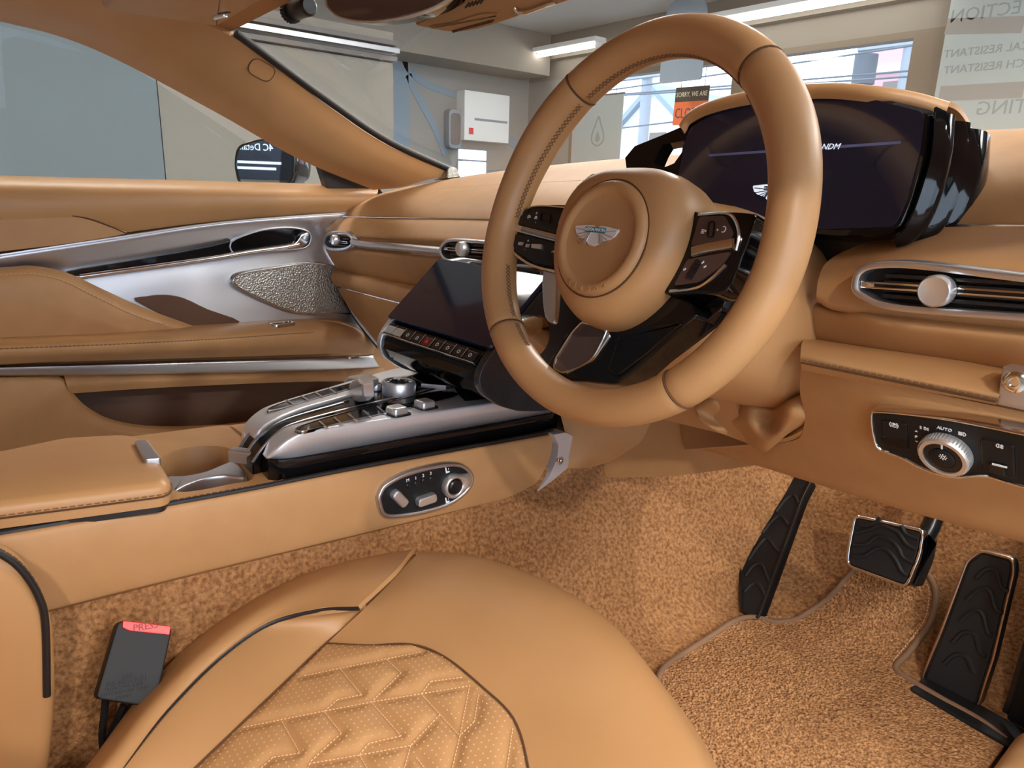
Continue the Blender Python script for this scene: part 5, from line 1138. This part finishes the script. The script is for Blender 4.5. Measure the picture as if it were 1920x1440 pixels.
po = ccw(rounded(BP.px([(1602,964), (1736,993), (1728,1042), (1702,1104), (1588,1062), (1588,1036)]), .010, 4))
slab('pedal_plate', BP, po, -.012, 0, M['satin_black'], t, .002); ringo('metal_frame', BP, po, .0042, -.010, .0035, M['chrome'], t, .0015)
slab('rubber_pad', BP, inset(po, .005), 0, .003, M['rubber'], t, .002)
pedal_ribs(BP, t, [[(1604,1000), (1632,992), (1650,985), (1672,992), (1686,1000), (1700,1020), (1718,1030)], [(1600,1022), (1625,1020), (1645,1006), (1668,1012), (1684,1026), (1694,1046), (1712,1056)], [(1598,1042), (1620,1042), (1645,1028), (1664,1032), (1680,1050), (1690,1070), (1702,1080)], [(1650,970), (1640,982), (1620,986), (1610,982)], [(1690,985), (1700,1002), (1722,1010)]], .0032, h=.0032)
tube('pedal_arm', spline([BP(.02, .0, -.018), BP(.035, .05, -.03), V((.44, 1.10, .30)), V((.44, 1.10, .42))], 5), .012, M['satin_black'], t, 10)
slab('pedal_back', BP, rounded([(a*1.0+.012, b-.004) for a, b in inset(po, .008)], 0), -.04, -.0125, M['black'], t, .004)
AP = Frame(Y(1815, 1180, .965), (1, -.03, 0), (0, .20, 1))
t = thing('accelerator_pedal', 'tall black rubber accelerator pedal with a tan metal edge', 'pedal', Z(1780, 1320, .01))
ao = ccw(rounded(AP.px([(1840,1030), (1902,1046), (1905,1072), (1866,1236), (1838,1322), (1824,1334), (1735,1290), (1727,1270), (1762,1186), (1812,1050)]), .007, 4))
slab('pedal_plate', AP, ao, -.014, 0, M['satin_black'], t, .002); ringo('metal_edge', AP, ao, .003, -.012, .003, M['satin'] if False else pbr('champagne_metal', (.55,.42,.32), .3, 1.0), t, .001)
slab('rubber_pad', AP, inset(ao, .005), 0, .0028, M['rubber'], t, .002)
pedal_ribs(AP, t, [[(1830,1085), (1848,1068), (1868,1070), (1878,1100), (1890,1110)], [(1812,1125), (1836,1105), (1856,1108), (1866,1140), (1878,1150)], [(1800,1165), (1822,1146), (1842,1150), (1852,1185), (1862,1192)], [(1786,1205), (1806,1186), (1828,1190), (1838,1222), (1850,1230)], [(1770,1245), (1790,1228), (1812,1232), (1826,1262)]], .0030, h=.003)
slab('heel_hinge', Frame(V((.562, .925, .008)), (1,-.1,0), (0,1,0)), rounded(rect(.125, .05), .008), -.007, .008, M['black'], t, .004)
slab('pedal_housing', Frame(V((.62, 1.03, .12)), (0,-1,0), (0,0,1)), rounded([(-.10,-.12), (.08,-.12), (.06,.10), (-.10,.14)], .012), -.03, .025, M['black'], t, .006)
slab('housing_rib', Frame(V((.592, .98, .07)), (1,0,0), (0,.2,1)), rect(.006, .12), 0, .01, M['satin_black'], t)
kick = tag(patch('kick_panel', [[V((.665, y, .40)), V((.655, y, .2)), V((.65, y, 0))] for y in (.86, 1.0, 1.15, 1.32)], M['satin_black'], None, 3, 3, .006, away=(.3, 1, .2)), 'dark kick panel beside the accelerator pedal', 'trim panel')
sill = tag(patch('sill_trim', [[V((.612, y, -.01)), V((.617, y, .025)), V((.632, y, .045)), V((.67, y, .052)), V((.74, y, .050))] for y in (-.5, .1, .5, .78, .90)], M['leather'], None, 4, 4, .006, away=(.5, .4, .5)), "tan leather sill trim at the driver's door opening", 'trim panel')

# ------------------------------------------------------------------ driver's seat
SE = Frame((.31, .42, .205), (1, 0, 0), (0, 1, .24))
def S(a, b, w=0.0): return SE(*SE.uv(a, b, w), w)
t = seat = thing('driver_seat', "driver's seat in tan leather with black piping and a quilted perforated centre", 'car seat', (.31, .2, .0))
R0 = [S(a, b) for a, b in ((612,1207), (690,1211), (770,1209), (832,1232), (900,1286), (962,1348), (990,1440), (1000,1560))]
R1 = [S(a, b, .010) for a, b in ((700,1125), (790,1108), (885,1118), (975,1160), (1058,1238), (1122,1330), (1160,1440), (1185,1560))]
R2 = [S(a, b, .004) for a, b in ((775,1046), (855,1050), (938,1072), (1040,1118), (1132,1192), (1220,1308), (1296,1440), (1350,1560))]
R3 = [S(a, b, -.022) for a, b in ((787,1040), (870,1043), (958,1065), (1066,1114), (1164,1188), (1258,1306), (1340,1440), (1400,1560))]
ctr = V((.31, .2, .0))
def under(p, k, dz): d = (p-ctr); d.z = 0; return p + d.normalized()*k + V((0,0,dz))
R4 = [under(p, -.004 if i < 5 else .010, -.045 if i < 5 else -.030) for i, p in enumerate(R3)]; R5 = [under(p, -.04, -.085) for p in R3]
patch('front_cushion', [R0, R1, R2, R3, R4, R5], M['leather_smooth'], t, 6, 6, .006)
B0 = [S(a, b) for a, b in ((290,1516), (368,1440), (460,1352), (545,1271), (612,1207), (690,1140), (780,1044))]
B1 = [S(a, b, .014) for a, b in ((232,1500), (310,1420), (398,1325), (490,1240), (575,1180), (686,1138), (781,1043))]
B2 = [S(a, b, .026) for a, b in ((168,1516), (230,1438), (312,1335), (410,1237), (505,1172), (602,1147), (674,1143))]
patch('bolster_inner', [B0[:6], B1[:6], [B2[0], B2[1], B2[2], B2[3], B2[4], B2[6]]], M['leather_smooth'], t, 6, 6, .006)
B3 = [S(a, b, .030) for a, b in ((140,1516), (205,1438), (296,1318), (405,1210), (520,1130), (640,1085), (742,1080))]
B4 = [S(a, b, -.004) for a, b in ((105,1520), (178,1440), (284,1298), (405,1183), (545,1100), (672,1060), (778,1040))]
B5 = [p+V((-.006, .002, -.05)) for p in B4]; B6 = [p+V((.015, 0, -.10)) for p in B4]
patch('bolster_outer', [B2, B3, B4, B5, B6], M['leather_smooth'], t, 6, 6, .006)
tube('piping', spline([p+V((0,0,.0022)) for p in B2], 6), .0030, M['piping'], t, 8)
stitches('stitching', spline([B2[i].lerp(B1[i] if i < 6 else B0[5], .10)+V((0,0,.0018)) for i in range(6)], 8), M['thread'], t, .006, .0045, .0006)
tube('cushion_seam', spline([p+V((0,0,.001)) for p in B0], 6), .0012, M['seam'], t, 5)
tube('insert_seam', spline([p+V((0,0,.0008)) for p in R0], 6), .0011, M['seam'], t, 5)
sb = [S(a, b, .012) for a, b in ((272,1318), (300,1308), (330,1303), (352,1302))]; tube('bolster_seam', spline(sb, 4), .001, M['seam'], t, 5)
# quilted insert: a dense skin pressed down along the stitched lines
Q = [[(571,1267), (792,1222)], [(456,1364), (610,1333), (700,1316), (790,1301), (882,1286)], [(608,1334), (633,1312), (678,1303)], [(808,1278), (868,1270)], [(790,1301), (808,1278)],
     [(638,1254), (678,1303)], [(722,1233), (752,1262), (697,1316)], [(529,1353), (562,1412)], [(608,1334), (640,1375), (580,1430)], [(696,1316), (752,1380), (692,1394), (674,1415)], [(790,1301), (825,1340), (770,1398), (674,1416), (580,1432)],
     [(825,1340), (862,1380), (880,1288)], [(862,1380), (848,1440), (835,1500)], [(897,1303), (889,1353), (862,1380)], [(770,1398), (758,1440), (740,1520)], [(961,1366), (950,1440), (945,1520)], [(562,1412), (512,1420), (490,1440), (400,1530)], [(580,1432), (560,1500)], [(674,1416), (700,1460), (650,1530)], [(780,1420), (812,1460), (790,1520)]]
QL = [[SE.uv(a, b) for a, b in l] for l in Q]
segs = [(l[i], l[i+1]) for l in QL for i in range(len(l)-1)]
def dseg(p):
    m = 9
    for (ax, ay), (bx, by) in segs:
        dx, dy = bx-ax, by-ay; k = max(0, min(1, ((p[0]-ax)*dx+(p[1]-ay)*dy)/(dx*dx+dy*dy+1e-12))); m = min(m, math.hypot(p[0]-ax-k*dx, p[1]-ay-k*dy))
    return m
edgeL = spline([B0[i] for i in (4, 3, 2, 1, 0)], 14); edgeR = spline(R0[2:][:6], 12)
top = spline(R0[:3], 12)
left = edgeL; right = edgeR
n = 56; rowsq = []
def samp(l, k): 
    x = k*(len(l)-1); i = min(int(x), len(l)-2); return l[i].lerp(l[i+1], x-i)
for i in range(n+1):
    a, b = samp(left, i/n), samp(right, i/n); row = []
    for j in range(81):
        p = a.lerp(b, j/80)
        if i < 6: q = samp(top, j/80); p = p.lerp(V((q.x, q.y, q.z)), (1-i/6)**2) if i else q
        uv = ((p-SE.o).dot(SE.u), (p-SE.o).dot(SE.v))
        ed = min(1, min(j, 80-j, i)/4)
        row.append(p + SE.w*((.0045*(1-math.exp(-(dseg(uv)/.006)**2)) - .001)*ed))
    rowsq.append(row)
vq, fq = g_grid(rowsq)
ins = obj('quilted_insert', vq, fq, M['leather'], t, 60, 'perforated quilted leather insert')
mb = MB()
for l in QL:
    for a, b in zip(l, l[1:]):
        L = math.hypot(b[0]-a[0], b[1]-a[1]); k = 0
        while k*.0034 < L:
            q = k*.0034/L; e = min(1, (k*.0034+.002)/L); mb.add(*g_tube([SE(a[0]+(b[0]-a[0])*q, a[1]+(b[1]-a[1])*q, .0002), SE(a[0]+(b[0]-a[0])*e, a[1]+(b[1]-a[1])*e, .0002)], .00055, 4)); k += 1
stuff(mb.make('quilt_stitching', M['thread_light'], ins))
bq = BVHTree.FromPolygons(vq, fq); mb = MB()
for a in range(-40, 60):
    for b_ in range(-70, 30):
        u, v = a*.0062+(b_ % 2)*.0031, b_*.0055
        p = SE(u, v, .05); h = bq.ray_cast(p, -SE.w)
        if h[0] is None or dseg((u, v)) < .0035: continue
        f2 = Frame(h[0]+SE.w*.0002, SE.u, SE.v); mb.add([f2(.00085*math.cos(q), .00085*math.sin(q), .0) for q in [i*math.pi/3 for i in range(6)]] , [(0,1,2,3,4,5)])
stuff(mb.make('perforations', M['thread_light'], ins))
# backrest bolster at the rear
C1 = [(-260,930), (-100,985), (0,1030), (45,1062), (78,1112), (91,1165), (94,1300), (78,1440), (50,1560)]
SB = Frame((.088, 0, 0), (0, 1, 0), (0, 0, 1))
bo_ = SB.px(C1, 0.0)
bo_ = ccw(sp2(bo_ + [(-.02, .05), (-.10, .03), (-.20, .06), (-.32, .35), (-.42, .66), (-.36, .70), (-.27, .60)], 4))
for q, lab in ((0, None), (.385, None)):
    F3 = Frame((.088+q, 0, 0), (0, 1, 0), (0, 0, 1))
    slab('backrest_bolster', F3, bo_, -.014, .034, M['leather_smooth'], t, .012, steps=4, belly=.006)
patch('backrest_pad', [[V((x, y-abs(x-.31)*-.12, z)) for x in (.12, .2, .31, .42, .50)] for y, z in ((-.02,.08), (-.10,.20), (-.20,.42), (-.30,.66), (-.36,.80), (-.42,.80))], M['leather'], t, 4, 4, .05, away=(.3, .5, .5))
tube('backrest_piping', spline([X(a-6, b+5, .122) for a, b in C1[:7]], 6), .003, M['piping'], t, 8)
stitches('stitching', spline([X(a-1, b-2, .106) for a, b in C1[1:6]], 8), M['thread'], t, .006, .0045, .0006)

# ------------------------------------------------------------------ belt buckle
BK = Frame(X(252, 1245, .105), (.10, .98, -.16), (-.52, .10, .84))
t = thing('belt_buckle', 'black seat belt buckle with a red release button between seat and console', 'belt buckle', X(190, 1400, .09))
ko = ccw(rounded(BK.px([(222,1163), (324,1176), (291,1328), (179,1310)]), .005, 4))
bd = slab('body', BK, ko, -.026, 0, M['black'], t, .0022, steps=2)
slab('release_button', BK, rounded(BK.px([(230,1163), (321,1174), (318,1191), (300,1189), (242,1183), (229,1177)], .001), .0015), -.022, .0016, M['red'], t, .001, 'red release button')
lettering('lettering', 'PRESS', BK.sub(*BK.uv(273, 1175, .001), .0016, .0), 0, 0, .0085, pbr('dark_red', (.35,.015,.015), .5), t, depth=.0003)
for k, tx in enumerate(('ASL', 'JRS-B01E9-01', 'REACTOR EASE', 'AUTOMOTIVE EASE', 'JAPAN')):
    if k == 0 or True: lettering('lettering', tx if k == 0 else tx, BK, *BK.uv(240-k*2, 1268+k*9.5, .0), .0062 if k < 2 else .0045, M['rubber'], t, depth=.0004)
for pts in ([(198,1312), (196,1340), (192,1380), (196,1420)], [(232,1322), (220,1350), (206,1385), (200,1430)], [(246,1324), (236,1352), (216,1392), (206,1440)]):
    tube('cable', spline([X(a, b, .092) for a, b in pts], 5), .0035, M['black'], t, 7)

# ------------------------------------------------------------------ driver's door, open and out of view, added to shade the footwell
DO = Frame((.83, 1.02, .0), (.86, -.51, 0), (0, 0, 1))          # hinge edge; u runs along the open door, w faces the seat side
t = thing('unseen_driver_door', "driver's door standing open out of view, added to shade the footwell, black outside and tan inside", 'car door', DO(.5, -.12))
dpo = rounded([(0,-.12), (1.12,-.12), (1.18,.10), (1.14,.60), (0,.60)], .05)
sgn = 1 if DO.w.y < 0 else -1
def dsl(nm, poly, a, b, m, bev=0.0): return slab(nm, DO, poly, min(a*sgn, b*sgn), max(a*sgn, b*sgn), M[m], t, bev)
dsl('outer_skin', dpo, -.10, -.04, 'carpaint'); dsl('inner_panel', inset(ccw(dpo), .01), -.039, .0, 'leather')
dsl('trim_panel', rounded([(.1,.36), (1.05,.44), (1.08,.30), (.2,.22)], .04), .001, .012, 'satin')
dsl('armrest', rounded([(.15,.20), (1.08,.27), (1.08,.19), (.15,.12)], .03), .001, .06, 'leather')
tube('pull_handle', spline([DO(.35, .36, .014*sgn), DO(.45, .38, .03*sgn), DO(.6, .40, .03*sgn), DO(.7, .40, .014*sgn)], 5), .008, M['chrome'], t, 8)
obj('window_glass', *g_slab(Frame(DO(0, .6, -.06*sgn), DO.u, DO.v), [(.12,-.01), (1.12,-.01), (1.05,.26), (.72,.27)], -.003, 0), M['sideglass'], t)
